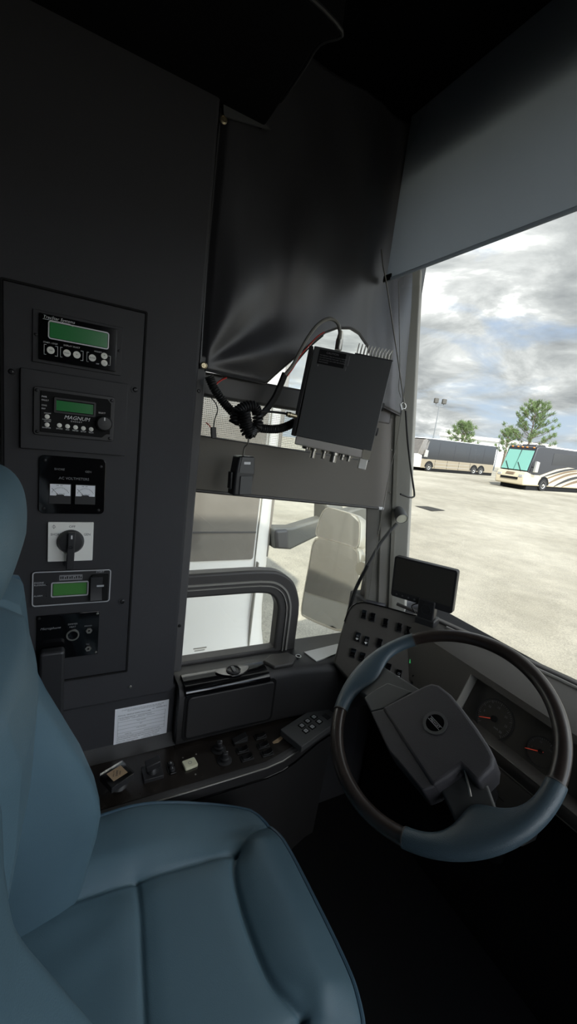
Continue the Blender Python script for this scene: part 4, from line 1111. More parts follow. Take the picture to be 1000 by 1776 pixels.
# ================================================================== DRIVER'S SEAT
t = seat = thing('driver_seat', 'blue leather driver seat with headrest, bolsters and dark piping', 'seat', (.49, .15, 0))
SX = .49; HW = .292
YB = [(.38, .010), (.43, .030), (.486, .046), (.575, .066), (.622, .0715), (.668, .062), (.738, .038), (.805, .008), (.881, -.027), (.938, -.040), (1.06, -.052), (1.10, -.075)]
YC = [(.40, -.075), (.513, -.082), (.59, -.072), (.683, -.060), (.76, -.048), (.91, -.027), (1.0, -.022), (1.06, -.035), (1.10, -.065)]
ZT = 1.105
def backw(z):
    if z > 1.03: return HW * (1 - .30 * ((z - 1.03) / (ZT - 1.03)) ** 2.2) * (1 if z < ZT - .0005 else .95)
    return HW - .02 * sstep(.62, .40, z) if z < .62 else HW
def backpt(a, b):
    z = .36 + (ZT - .36) * b
    if b > .93:
        tt = (b - .93) / .07; z = .36 + (ZT - .36) * (.93 + .07 * math.sin(tt * PI / 2))
    wd = backw(z); 
    shr = 1.0
    if z > ZT - .05: shr = math.sqrt(max(0.0, 1 - ((z - (ZT - .05)) / .0502) ** 2))
    ysd = -.105; th = 2 * PI * a - PI / 2
    ybk = -.20 + .02 * b
    if a <= .5:          # front: th from -90 to 90
        s = math.sin(th); c = max(0.0, math.cos(th))
        dx = s
        bl = sstep(.40, .60, abs(dx))
        yc = linterp(YC, z) - .012 * (dx / .45) ** 2
        yb = linterp(YB, z)
        edge = 1 - .03 * 0
        F_ = yc * (1 - bl) + yb * bl - .020 * math.exp(-((abs(dx) - .445) / .022) ** 2)
        # roll the bolster to the side
        e = max(0.0, (abs(dx) - .70) / .30)
        rnd = math.sqrt(max(0, 1 - e ** 2.6))
        y = ysd + (F_ - ysd) * rnd
        x = SX + wd * dx * (1 - .0)
    else:
        s = math.sin(th); c = abs(math.cos(th))
        x = SX + wd * s; y = ysd + (ybk - ysd) * c ** .4
    ym = -.12
    return Vector((SX + (x - SX) * (.55 + .45 * shr), ym + (y - ym) * shr, z))
bm = B(); V = grid(bm, backpt, 150, 110, closeu=True)
bm.faces.new([r[0] for r in V][::-1]); bm.faces.new([r[-1] for r in V])
part('backrest', bm, M['seat'], seat, ang=180)
# piping round the backrest
bm = B()
pts_ = []
for sgn in (1,):
    for b in [k / 60 for k in range(4, 57)]:
        z = .36 + (ZT - .36) * b; pts_.append((SX - HW * .965 if z < 1.0 else SX - backw(z) * .965, -.055 if z > .9 else linterp(YB, z) * .5 - .045, z))
def bp(a, b):
    p = backpt(a, b); return p + (p - Vector((SX, -.12, p.z))).normalized() * .001
q = [bp(.075, k / 50) for k in range(3, 49)]; q2 = [bp(.425, k / 50) for k in range(3, 49)]
top = [bp(.075 + .35 * k / 20, .972) for k in range(1, 20)]
tube(bm, q + top + q2[::-1], .0042, 8)
part('backrest_piping', bm, M['seatdark'], seat)
bm = B(); HF = frame((SX, -.108, 1.203), (1, 0, 0), (0, 1, 0))
def hr(a, b):
    la = -PI / 2 + PI * b; lo = 2 * PI * a
    sp = lambda v, e: math.copysign(abs(v) ** e, v)
    z = sp(math.sin(la), .75); c = sp(math.cos(la), .6)
    w_ = .155 - .012 * (1 - z); d_ = .071 - .018 * max(0, -z)
    return Vector((SX + w_ * c * sp(math.cos(lo), .55), -.108 + d_ * c * sp(math.sin(lo), .75) + .004 * z, 1.195 + .083 * z))
grid(bm, hr, 60, 40, closeu=True); bmesh.ops.remove_doubles(bm, verts=bm.verts, dist=.0002)
part('headrest', bm, M['seat'], seat, ang=180)
for s in (-.06, .06):
    bm = B(); tube(bm, [(SX + s, -.115, 1.04), (SX + s, -.112, 1.14)], .006, 10); part('headrest_post', bm, M['steel'], seat)
# cushion
CX0, CX1, CY0, CY1 = .185, .795, -.08, .452
ccx, ccy = (CX0 + CX1) / 2, (CY0 + CY1) / 2; chx, chy = (CX1 - CX0) / 2, (CY1 - CY0) / 2
def pl_dist(x, y, L):
    best = 9
    for (a, b), (c, d) in zip(L, L[1:]):
        vx, vy = c - a, d - b; tt = max(0, min(1, ((x - a) * vx + (y - b) * vy) / (vx * vx + vy * vy)))
        best = min(best, math.hypot(x - a - vx * tt, y - b - vy * tt))
    return best
def sm2(L): return [(p.x, p.y) for p in smooth([(a, b, 0) for a, b in L], 6)]
seam_l = sm2([(.322, -.08), (.326, .02), (.332, .14), (.345, .28), (.352, .342)])
seam_r = sm2([(.658, -.08), (.656, .02), (.650, .14), (.640, .28), (.632, .348)])
seam_f = sm2([(.352, .342), (.385, .322), (.44, .312), (.51, .310), (.58, .318), (.632, .348)])
seam_m = [(.334, .140), (.40, .136), (.55, .120), (.652, .118)]
seam_cl = sm2([(.352, .342), (.325, .385), (.312, .428), (.302, .46)]); seam_cr = sm2([(.632, .348), (.66, .39), (.672, .46)])
seams = [(seam_l, .014), (seam_r, .014), (seam_f, .018), (seam_m, .010), (seam_cl, .006), (seam_cr, .006)]
def cush_h(x, y):
    z = .462 + .006 * math.cos((x - ccx) * 5)
    sl = .328 + .02 * sstep(-.05, .34, y); 
    ze = .488 - .046 * sstep(.12, .42, y)
    kb = max(sstep(sl + .015, sl - .055, x), sstep(.98 - sl - .015, .98 - sl + .055, x))
    z += (ze + .004 * math.sin(min(1, max(0, (sl - x) / .14)) * PI) - z) * kb
    fr_ = math.exp(-((y - .385) / .05) ** 2); z += .014 * fr_ * (1 - kb)
    z -= .014 * sstep(.38, .46, y) * (1 - kb)
    for k, (L, dp) in enumerate(seams):
        d = pl_dist(x, y, L)
        z -= dp * (.55 * math.exp(-(d / .005) ** 2) + .45 * math.exp(-(d / .022) ** 2))
    # small leather creases
    z += .0012 * math.sin(x * 60 + y * 25) * math.exp(-((x - .40) / .09) ** 2 - ((y - .05) / .1) ** 2)
    return z
def sqmap(a, b, k=.31):
    return a * math.sqrt(1 - k * b ** 4 * .9 - 0 * k), b * math.sqrt(1 - k * a ** 4 * .9)
def cpt2(a, b):
    u, v = sqmap(a, b)
    x = ccx + chx * u * (1 - .10 * sstep(-.2, 1, b)); y = ccy + chy * v
    return x, y
def cush(a, b):
    a = 2 * a - 1; b = 2 * b - 1
    x, y = cpt2(a, b)
    z = cush_h(x, y)
    e = max(abs(a), abs(b))
    if e > .88: z -= .008 * (1 - math.sqrt(max(0, 1 - ((e - .88) / .12) ** 2)))
    return Vector((x, y, z))
bm = B(); N1, N2 = 170, 150
V = grid(bm, cush, N1, N2)
edge = [V[i][0] for i in range(N1 + 1)] + [V[N1][j] for j in range(1, N2 + 1)] + [V[i][N2] for i in range(N1 - 1, -1, -1)] + [V[0][j] for j in range(N2 - 1, 0, -1)]
prev = edge
for dz, sc_2 in ((.02, 1.012), (.05, 1.016), (.10, .99), (.13, .95)):
    cur_ = [bm.verts.new((ccx + (v.co.x - ccx) * sc_2, ccy + (v.co.y - ccy) * sc_2, v.co.z * .3 + .7 * .462 - dz)) for v in edge]
    n = len(edge)
    for k in range(n): bm.faces.new((prev[k], prev[(k + 1) % n], cur_[(k + 1) % n], cur_[k]))
    prev = cur_
bm.faces.new(prev)
pip = [v.co.copy() for v in edge]
part('cushion', bm, M['seat'], seat, ang=180)
bm = B(); tube(bm, [p + Vector(((p.x - ccx) * .006, (p.y - ccy) * .006, .001)) for p in pip], .0042, 8, closed=True); part('cushion_piping', bm, M['seatdark'], seat)
bm = B(); box(bm, .28, .70, -.10, .36, .10, .36); part('pedestal', bm, M['matte'], seat, bev=.02)
bm = B(); box(bm, .24, .74, -.14, .40, .0, .10); part('base', bm, M['matte'], seat, bev=.02)

# ================================================================== OUTSIDE
# the yard falls slightly away: its horizon line was measured in the picture
_h1 = Vector((0, 755 - 888 + .105 * (0 - 500) + .0, FPX)); 
def _hor(px): return Vector((px - 500.0, 755 + .105 * (px - 500) - 888, FPX))
_gn = _hor(100).cross(_hor(1500)).normalized()
GN = Vector((_gn.dot(_R), _gn.dot(_F), _gn.dot(_U)))
if GN.z < 0: GN = -GN
G0 = Vector((1, 0, -1.05))
def gz(x, y): return G0.z - (GN.x * (x - G0.x) + GN.y * (y - G0.y)) / GN.z
def gnd(px, py): return onpl(px, py, G0, GN)
GQ = Vector((0, 0, 1)).rotation_difference(GN).to_matrix().to_4x4()
mg = bpy.data.materials.new('sunlit_concrete'); mg.use_nodes = True
nt = mg.node_tree; b = nt.nodes['Principled BSDF']; b.inputs['Roughness'].default_value = .9
tc = nt.nodes.new('ShaderNodeTexCoord')
def nz(scale, detail, rough=.6):
    n = nt.nodes.new('ShaderNodeTexNoise'); n.inputs['Scale'].default_value = scale; n.inputs['Detail'].default_value = detail; n.inputs['Roughness'].default_value = rough
    nt.links.new(tc.outputs['Object'], n.inputs['Vector']); return n
n1 = nz(45, 4, .8); n2 = nz(.22, 5); n3 = nz(2.2, 5)
def ramp(n, a, b_, p=.35, q=.65):
    r = nt.nodes.new('ShaderNodeValToRGB'); r.color_ramp.elements[0].position = p; r.color_ramp.elements[1].position = q
    r.color_ramp.elements[0].color = a; r.color_ramp.elements[1].color = b_; nt.links.new(n.outputs['Fac'], r.inputs[0]); return r
r1 = ramp(n1, (.62, .62, .62, 1), (1.1, 1.1, 1.1, 1)); r2 = ramp(n2, rgb('8c8677'), rgb('aaa495')); r3 = ramp(n3, (.86, .86, .86, 1), (1.06, 1.06, 1.06, 1))
def mul(a, b_):
    x = nt.nodes.new('ShaderNodeMix'); x.data_type = 'RGBA'; x.blend_type = 'MULTIPLY'; x.inputs[0].default_value = 1
    nt.links.new(a, x.inputs[6]); nt.links.new(b_, x.inputs[7]); return x
x1 = mul(r1.outputs[0], r2.outputs[0]); x2 = mul(x1.outputs[2], r3.outputs[0]); nt.links.new(x2.outputs[2], b.inputs['Base Color'])
bm = B()
for xs in (-420, 200):
    pass
vs = [bm.verts.new((x, y, gz(x, y))) for x, y in ((-500, -160), (260, -160), (260, 520), (-500, 520))]; bm.faces.new(vs)
struct('ground', bm, mg)
FAR = {}
p = [gnd(x, y) for x, y in ((719, 878), (742, 879), (772, 886), (748, 887))]
bm = B(); vs = [bm.verts.new(q + GN * .02) for q in p]; bm.faces.new(vs); bmesh.ops.solidify(bm, geom=bm.faces[:], thickness=.02)
solo('drain_cover', bm, M['drain'], 'dark flat drain cover set in the sunlit concrete yard', 'drain', p[0])

def wheel_at(F, x, y, z, r, parent, side=-1, wd=.3):
    f2 = F @ Matrix.Translation((x, y, z)) @ Matrix.Rotation(PI / 2 * (1 if side < 0 else -1), 4, 'X')
    bm = B(); lathe(bm, [(r * .62, -wd + .02), (r * .94, -wd), (r, -wd * .85), (r, -.03), (r * .94, .0), (r * .64, .0), (r * .6, -.03)], f2, 28); w_ = part('wheel', bm, M['tyre'], parent)
    bm = B(); lathe(bm, [(r * .6, -.06), (r * .58, -.01), (r * .35, -.05), (r * .22, -.02), (r * .18, .03), (r * .1, .04)], f2, 24); part('hub', bm, M['rim'], w_)

# ---- black coach, far left of the yard
A = gnd(716, 815.5); Bq = gnd(852, 825.5)
d = Bq - A; 
L_ = 13.6
print('BUS1', A, Bq, d.length)
F1 = frame(A, d, Vector((0, 0, 1)).cross(d) * -1)
def vehicle_frame(p, d):
    u = d.normalized(); w_ = GN; v = w_.cross(u).normalized(); u = v.cross(w_)
    f = Matrix((u, v, w_)).transposed().to_4x4(); f.translation = p; return f
F1 = vehicle_frame(A, d)      # u runs to the rear, v away from us or towards us
flip = 1 if (F1.to_3x3() @ Vector((0, 1, 0))).dot(A - CAM) > 0 else -1
S1 = d.length / 13.6
def V1(u, v, w_): return F1 @ Vector((u * S1, flip * v, w_))
t = thing('coach', 'long black motor coach with champagne lower side parked at the left of the yard', 'bus', A)
def vbox(bm, u0, u1, v0, v1, w0, w1):
    vs = [bm.verts.new(V1(x, y, z)) for x in (u0, u1) for y in (v0, v1) for z in (w0, w1)]
    for f in ((0, 1, 3, 2), (4, 6, 7, 5), (0, 4, 5, 1), (2, 3, 7, 6), (0, 2, 6, 4), (1, 5, 7, 3)): bm.faces.new([vs[i] for i in f])
def vpoly(bm, pts, v0, v1, fn):
    a = [bm.verts.new(fn(p[0], v0, p[1])) for p in pts]; b = [bm.verts.new(fn(p[0], v1, p[1])) for p in pts]; n = len(pts)
    bm.faces.new(a[::-1]); bm.faces.new(b)
    for i in range(n): bm.faces.new((a[i], a[(i + 1) % n], b[(i + 1) % n], b[i]))
bm = B(); vpoly(bm, [(.9, 1.35), (13.6, 1.35), (13.6, 3.55), (13.3, 3.68), (2.2, 3.68), (1.6, 3.6)], 0, 2.55, V1); part('upper_body', bm, M['busblack'], t, bev=.05)
bm = B(); vpoly(bm, [(1.0, .35), (13.55, .35), (13.6, 1.38), (1.0, 1.38)], -.01, 2.56, V1); part('lower_body', bm, M['buschamp'], t, bev=.03)
bm = B(); vpoly(bm, [(-.1, .40), (1.02, .40), (1.02, 1.75), (.35, 1.9), (-.05, 1.75)], -.02, 2.57, V1); part('front_bumper', bm, M['buswhite'], t, bev=.06, label='white coach front')
bm = B(); vpoly(bm, [(.30, 1.85), (1.6, 1.75), (1.95, 3.45), (1.4, 3.6), (.95, 3.5)], .0, 2.55, V1); part('windshield', bm, M['busglass'], t, bev=.05)
bm = B(); vpoly(bm, [(1.15, 1.6), (1.65, 1.6), (1.7, 2.35), (1.3, 2.4)], -.25, -.05, V1); part('mirror', bm, M['rim'], t, bev=.03)
bm = B(); vpoly(bm, [(1.2, 3.66), (13.5, 3.66), (13.4, 3.74), (1.6, 3.74)], .1, 2.45, V1); part('roof_edge', bm, M['shed'], t)
for u in (2.3, 10.0, 11.3):
    bm = B(); vpoly(bm, [(u + .68 * math.cos(a), .5 + .68 * math.sin(a)) for a in [PI * k / 14 for k in range(15)]], -.03, .2, V1); part('wheel_arch', bm, M['matte'], t)
    f = vehicle_frame(V1(u, 0, 0), d); wheel_at(f, 0, flip * -.05, .5, .5, t, -1 if flip > 0 else 1)
bm = B(); vbox(bm, 3.2, 9.2, -.02, .05, .62, .66); vbox(bm, 3.2, 9.2, -.02, .05, 1.0, 1.03); part('side_moulding', bm, M['rim'], t)
for u in (3.2, 5.2, 7.2, 9.2):
    bm = B(); vbox(bm, u, u + .04, -.018, .05, .4, 1.36); part('door_seam', bm, M['matte'], t)
for u in (3.6, 6.2, 8.8, 11.4):
    bm = B(); vbox(bm, u, u + .05, -.008, .05, 1.5, 3.3); part('window_seam', bm, M['rvblack'], t)
bm = B(); vbox(bm, 2.2, 13.5, .0, 2.5, .02, .36); part('chassis', bm, M['matte'], t)

# ---- cream and brown motor coach at the right
A2p = gnd(907, 850.0); Bs = gnd(1075, 859.0)
d2 = Bs - A2p; d2 = d2.normalized() * 13.0
# heading refined: side recedes to the right, nose to the left
nl = gnd(862, 839.5)
print('BUS2', A2p, Bs, nl, (nl - A2p).length)
F2 = vehicle_frame(A2p, d2)
flip2 = 1 if (F2.to_3x3() @ Vector((0, 1, 0))).dot(A2p - CAM) > 0 else -1
def V2(u, v, w_): return F2 @ Vector((u, flip2 * v, w_))
t = thing('motorhome', 'black motor coach with cream and brown swooshes and teal windshield panes', 'bus', A2p)
bm = B(); vpoly(bm, [(.1, 1.25), (13, 1.25), (13, 3.45), (12.8, 3.6), (1.2, 3.6), (.75, 3.5)], 0, 2.55, V2); part('body', bm, M['rvblack'], t, bev=.08)
bm = B(); vpoly(bm, [(-.25, .38), (13, .38), (13, 1.3), (.9, 1.3), (-.05, 1.5), (-.3, 1.1)], -.03, 2.58, V2); part('lower_body', bm, M['rvcream'], t, bev=.10)
def V2f(u, v, w_): return V2(u, v, w_)
# teal panes on the sloping front: two panes
for v0, v1 in ((.16, 1.22), (1.32, 2.40)):
    bm = B(); a = [V2(.02 + .02, v0, 1.58), V2(.04, v1, 1.58), V2(.66, v1, 3.22), V2(.66, v0, 3.22)]; a2 = [q + F2.to_3x3() @ Vector((.2, 0, 0)) for q in a]; a = [q - F2.to_3x3() @ Vector((.02, 0, 0)) for q in a]
    loft2(bm, a, a2); part('windshield_pane', bm, M['teal'], t)
for v in (.5, 1.6):
    bm = B(); tube(bm, [V2(-.05, v, 1.45), V2(.22, v + .6, 2.2)], .025, 6); part('wiper', bm, M['matte'], t)
bm = B(); loft2(bm, [V2(-.33, .5, .80), V2(-.33, 2.05, .80), V2(-.33, 2.05, .98), V2(-.33, .5, .98)], [V2(-.2, .5, .80), V2(-.2, 2.05, .80), V2(-.2, 2.05, .98), V2(-.2, .5, .98)]); part('grille', bm, M['matte'], t)
bm = B(); loft2(bm, [V2(-.34, .9, 1.18), V2(-.34, 1.65, 1.18), V2(-.22, 1.65, 1.36), V2(-.22, .9, 1.36)], [V2(-.2, .9, 1.18), V2(-.2, 1.65, 1.18), V2(-.1, 1.65, 1.36), V2(-.1, .9, 1.36)]); part('nose_emblem', bm, M['rvbrown'], t, bev=.02)
for v in (.12, 2.05):
    bm = B(); loft2(bm, [V2(-.33, v, 1.02), V2(-.33, v + .36, 1.02), V2(-.28, v + .36, 1.22), V2(-.28, v, 1.22)], [V2(-.1, v, 1.02), V2(-.1, v + .36, 1.02), V2(-.1, v + .36, 1.22), V2(-.1, v, 1.22)]); part('headlamp', bm, M['rim'], t, bev=.03)
for v in (.3, .9, 1.3, 1.7, 2.2):
    bm = B(); ellipsoid(bm, V2(.72, v, 3.46), (.09, .09, .06)); part('marker_lamp', bm, M['amber'], t)
bm = B(); vpoly(bm, [(.35, 1.5), (.75, 1.5), (.8, 2.35), (.45, 2.4)], -.42, -.2, V2); part('mirror', bm, M['rim'], t, bev=.05)
bm = B(); tube(bm, [V2(.6, 0, 1.9), V2(.58, -.25, 1.9)], .05, 8); part('mirror_arm', bm, M['rvblack'], t)
def swoosh(pts, m):
    bm = B(); q = [(p.x, p.y) for p in smooth([(a, b, 0) for a, b in pts], 6)]
    vpoly(bm, q, -.045, -.02, V2); part('swoosh_stripe', bm, M[m], t)
def sw(u0, w0, u1, w1, th, m, bulge=.5):
    up = []; lo = []
    for k in range(13):
        s = k / 12; u = u0 + (u1 - u0) * s; w_ = w0 + (w1 - w0) * math.sin(s * PI / 2) ** .9; tk = th * math.sin(PI * (.12 + .88 * s) * .9)
        up.append((u, w_ + tk / 2)); lo.append((u, w_ - tk / 2))
    bm = B(); vpoly(bm, up + lo[::-1], -.050, -.02, V2); part('swoosh_stripe', bm, M[m], t)
bm = B(); vpoly(bm, [(1.6, 1.25), (2.6, 1.55), (3.8, 1.9), (5.4, 2.15), (7.5, 2.1), (7.5, 1.2), (1.6, 1.2)], -.04, .02, V2); part('cream_side_panel', bm, M['rvcream'], t)
sw(2.6, .45, 7.5, 1.75, .22, 'rvbrown'); sw(1.9, 1.10, 7.6, 2.12, .18, 'rvblack'); sw(3.9, .45, 8.2, 1.45, .25, 'rvblack'); sw(5.0, .45, 9.0, 1.2, .22, 'rvbrown'); sw(2.0, .80, 7.5, 1.95, .16, 'rvbrown')
for u in (2.35, 9.2):
    bm = B(); vpoly(bm, [(u + .70 * math.cos(a), .5 + .70 * math.sin(a)) for a in [PI * k / 14 for k in range(15)]], -.055, .2, V2); part('wheel_arch', bm, M['matte'], t)
    f = vehicle_frame(V2(u, 0, 0), d2); wheel_at(f, 0, flip2 * -.07, .5, .5, t, -1 if flip2 > 0 else 1)
bm = B(); vpoly(bm, [(3.6, 3.58), (9, 3.58), (9, 3.72), (3.8, 3.72)], .5, 2.0, V2); part('roof_unit', bm, M['shed'], t, bev=.03)
bm = B(); vpoly(bm, [(1.4, 3.55), (2.8, 3.58), (2.6, 3.78), (1.5, 3.72)], .6, 1.9, V2); part('roof_dome', bm, M['rvblack'], t, bev=.05)
bm = B(); vpoly(bm, [(.4, .03), (12.8, .03), (12.8, .4), (.4, .4)], .1, 2.45, V2); part('chassis', bm, M['matte'], t)
bm = B(); vpoly(bm, [(3.0, 2.2), (7.2, 2.35), (7.2, 3.2), (3.0, 3.2)], -.012, .02, V2); part('side_window', bm, M['busblack'], t)

# ---- building, pines, poles
def far(px, py, D):
    r = ray(px, py); s = D / math.hypot(r.x, r.y); return CAM + r * s
D3 = 120.0
a = far(764, 752, D3); b_ = far(905, 782, D3)
d3 = Vector((b_.x - a.x, b_.y - a.y, 0)); n3 = Vector((-d3.y, d3.x, 0)).normalized()
if n3.dot(a - CAM) < 0: n3 = -n3
bz = -3.0; 
t = thing('warehouse', 'long low white warehouse behind the parked coaches', 'building', (a.x, a.y, bz))
e = a + d3 * 1.35
bm = B(); loft2(bm, [(a.x, a.y, bz), (e.x, e.y, bz), (e.x, e.y, a.z), (a.x, a.y, a.z)], [(q.x + n3.x * 20, q.y + n3.y * 20, q.z) for q in (Vector((a.x, a.y, bz)), Vector((e.x, e.y, bz)), Vector((e.x, e.y, a.z)), a)]); part('walls', bm, M['shed'], t)
bm = B(); q0 = a - d3 * .01 - n3 * .6; q1 = e - n3 * .6; loft2(bm, [q0 + Vector((0, 0, -.5)), Vector((q1.x, q1.y, a.z - .5)), Vector((q1.x, q1.y, a.z + .3)), q0 + Vector((0, 0, .3))], [q + n3 * 21.5 for q in (q0 + Vector((0, 0, -.5)), Vector((q1.x, q1.y, a.z - .5)), Vector((q1.x, q1.y, a.z + .3)), q0 + Vector((0, 0, .3)))]); part('roof_edge', bm, M['buswhite'], t)
for k in (.80, .86, .93):
    bm = B(); q = a + d3 * k - n3 * .2; u3 = d3.normalized(); loft2(bm, [(q.x, q.y, -1), (q.x + u3.x * 3, q.y + u3.y * 3, -1), (q.x + u3.x * 3, q.y + u3.y * 3, 3.2), (q.x, q.y, 3.2)], [Vector(v) + n3 * .3 for v in ((q.x, q.y, -1), (q.x + u3.x * 3, q.y + u3.y * 3, -1), (q.x + u3.x * 3, q.y + u3.y * 3, 3.2), (q.x, q.y, 3.2))]); part('dock_door', bm, M['strip'], t)
def pole(name, px0, py0, px1, py1, D, r, label, heads):
    top = far(px1, py1, D); base = Vector((top.x, top.y, gz(top.x, top.y)))
    t = thing(name, label, 'lamp post' if heads else 'pole', base)
    bm = B(); tube(bm, [base, top], lambda q: r * (1 - .4 * q), 10); part('pole', bm, M['lpole'], t)
    if heads:
        rt = Vector((cx.x, cx.y, 0)).normalized()
        for s in (-1, 1):
            bm = B(); tube(bm, [top + Vector((0, 0, -.1)), top + rt * s * .45 + Vector((0, 0, -.05)), top + rt * s * .62 + Vector((0, 0, .35))], .06, 8, 4); part('arm', bm, M['lpole'], t)
            bm = B(); f = Matrix.Translation(top + rt * s * .64 + Vector((0, 0, .75))) @ rt.to_track_quat('X', 'Z').to_matrix().to_4x4(); box(bm, -.32, .32, -.3, .3, -.38, .38, f); part('lamp_head', bm, M['drain'], t, bev=.08)
pole('lamp_post', 752, 768, 761.5, 704, 72, .11, 'tall grey lamp post with two lamp heads behind the black coach', True)
pole('utility_pole', 864, 790, 869, 752, 85, .10, 'slim pale pole in front of the white warehouse', False)
def pine(D, pxb, pyt, label, rmax, seed):
    rnd = random.Random(seed)
    top = far(pxb, pyt, D); base = Vector((top.x, top.y, gz(top.x, top.y))); H = top.z - base.z
    t = thing('pine_tree', label, 'tree', base, group='pine trees behind the coaches')
    bm = B(); tube(bm, [base, base + Vector((.05, .03, H * .5)), top - Vector((0, 0, .2))], lambda q: .17 * (1 - .85 * q), 8, 4)
    bf = B()
    def clump(c, s, dirn):
        for _ in range(46):
            dv = Vector((rnd.gauss(0, 1), rnd.gauss(0, 1), rnd.gauss(0, 1) + .5)) + dirn * 1.2; dv.normalize()
            o = c + Vector((rnd.gauss(0, .3), rnd.gauss(0, .3), rnd.gauss(0, .3))) * s
            l_ = s * (.5 + rnd.random() * .5); wv = dv.orthogonal().normalized() * s * .075
            v = [bf.verts.new(o - wv), bf.verts.new(o + wv), bf.verts.new(o + dv * l_)]
            bf.faces.new(v)
    nb = int(30 * rmax / 2.6)
    for k in range(nb):
        hf = .34 + .62 * (k / nb)
        l_ = rmax * (1 - (hf - .30) / .72) ** .75 * (.75 + .4 * rnd.random()) + .25
        az = k * 2.4 + rnd.random() * .6
        dv = Vector((math.cos(az), math.sin(az), .25 + .5 * hf))
        s = base + Vector((.03, .02, H * hf)); e_ = s + dv * l_
        mid = s.lerp(e_, .5) - Vector((0, 0, .08 * l_))
        tube(bm, [s, mid, e_], .035, 5, 3)
        for q in (.55, .8, 1.0):
            c = s.lerp(e_, q) + Vector((rnd.gauss(0, .15), rnd.gauss(0, .15), .1)); clump(c, .48, dv)
    clump(top - Vector((0, 0, .4)), .5, Vector((0, 0, 1))); clump(top - Vector((0, 0, 1.0)), .5, Vector((0, 0, 1)))
    part('trunk', bm, M['bark'], t); part('foliage', bf, M['needle'], t, flat=True)
pine(74, 932, 699, 'tall bushy pine tree behind the cream and brown motor coach', 3.9, 3)
pine(74, 806, 734, 'small young pine tree behind the black coach', 2.6, 5)
pine(92, 884, 744, 'low pine showing left of the tall pine behind the coaches', 2.0, 11)

# ---- white coach parked close beside the driver window
XN = -1.75
def nb(px, py): 
    p = on(px, py, 0, XN); return p.y, p.z
gy = gz(XN, .8)
t = nbus = thing('white_coach', 'white coach with tinted side window parked close beside the driver window', 'bus', (XN - 1.2, .0, gy))
NCY = 1.236
plan = [(XN - .005, -10.5), (XN, .9)] + [(XN - .25 + .25 * math.cos(a), NCY + .25 * math.sin(a)) for a in [PI / 2 * k / 10 for k in range(11)]] + [(XN - 2.1, NCY + .25), (XN - 2.5, 1.0), (XN - 2.5, -10.5)]
def nlev(z, gr, dz): 
    return [(x + (gr if x > XN - 1.2 else -gr) * 1.0, y + (gr if y > 0 else 0), z) for x, y in plan]
zw = nb(400, 971)[1]
lev = [(gy + .28, .07), (gy + .55, .06), (gy + .80, .02), (gy + 1.0, .005), (zw, 0), (zw + 1.9, -.02), (zw + 2.15, -.20)]
bm = B(); loops = [[bm.verts.new(Vector(p)) for p in nlev(z, g_, 0)] for z, g_ in lev]
for a, b in zip(loops, loops[1:]):
    n = len(a)
    for k in range(n): bm.faces.new((a[k], a[(k + 1) % n], b[(k + 1) % n], b[k]))
bm.faces.new(loops[0][::-1]); bm.faces.new(loops[-1])
part('body', bm, M['buswhite'], t)
yw = nb(441, 940)[0]
NW = frame((XN, 0, 0), (0, 1, 0), (0, 0, 1))
bm = B(); rr(bm, -.6, yw, zw, zw + 1.15, .02, -.02, .006, NW); sw_ = part('side_window', bm, M['busglass'], t, label='tinted driver side window')
zs = nb(380, 923)[1]
bm = B(); box(bm, -.6, yw, zs - .006, zs + .006, .006, .010, NW); part('window_bar', bm, M['rubber'], sw_)
bm = B(); rr(bm, -7.5, -.72, zw + .05, zw + 1.15, .03, -.02, .006, NW); part('passenger_window', bm, M['paleglass'], t)
yse = nb(434, 1070)[0]
bm = B(); box(bm, yse - .004, yse + .004, gy + .35, zw - .02, .0, .035, NW); part('panel_seam', bm, M['strip'], t)
bm = B(); box(bm, yw + .02, yw + .024, zw - .08, zw + 1.2, -.01, .004, NW); part('door_seam', bm, M['strip'], t)
bm = B(); ys_, zs_ = nb(345, 1122); text(bm, 'NO STEP', ys_, zs_, .022, .040, NW, 'CENTER'); text(bm, 'DOOR LOCK', ys_, zs_ - .022, .018, .040, NW, 'CENTER'); text(bm, 'PUSH', ys_, zs_ - .042, .018, .040, NW, 'CENTER'); bm.free()
bm = B()
for k in range(3): box(bm, ys_ - .05 + .008 * k, ys_ + .05 - .012 * k, zs_ - .018 * k, zs_ + .008 - .018 * k, .020, .026, NW)
part('small_print', bm, M['strip'], t)
# dark front quarter glass and mirror arm
bm = B()
f_ = [(XN - .25 + .256 * math.cos(a), NCY + .256 * math.sin(a)) for a in [PI / 2 * (.60 + .40 * k / 6) for k in range(7)]] + [(XN - 1.9, NCY + .256)]
loft2(bm, [(x, y + .004, zw - .02) for x, y in f_] + [(x, y - .06, zw - .02) for x, y in f_[::-1]], [(x, y + .004, zw + 1.5) for x, y in f_] + [(x, y - .06, zw + 1.5) for x, y in f_[::-1]])
part('windshield', bm, M['busglass'], t)
XM = XN - .12
def am(px, py): return on(px, py, 0, XM)
bm = B(); q = [am(*s) for s in ((466, 912), (500, 912), (556, 895), (640, 872), (640, 915), (556, 922), (498, 950), (468, 948))]; poly(bm, [(p.y, p.z) for p in q], XM - .06, XM + .06, WALL); arm_ = part('mirror_arm', bm, M['armgrey'], t, bev=.02)
bm = B(); q = [am(*s) for s in ((470, 916), (492, 914), (493, 948), (472, 947))]; poly(bm, [(p.y, p.z) for p in q], XM - .08, XM + .085, WALL); part('arm_hinge', bm, M['rubber'], arm_, bev=.02)
bm = B(); q = [am(*s) for s in ((553, 868), (583, 872), (581, 900), (572, 930), (552, 906))]; poly(bm, [(p.y, p.z) for p in q], XM - .10, XM + .12, WALL); part('mirror_head', bm, M['armgrey'], t, bev=.03)
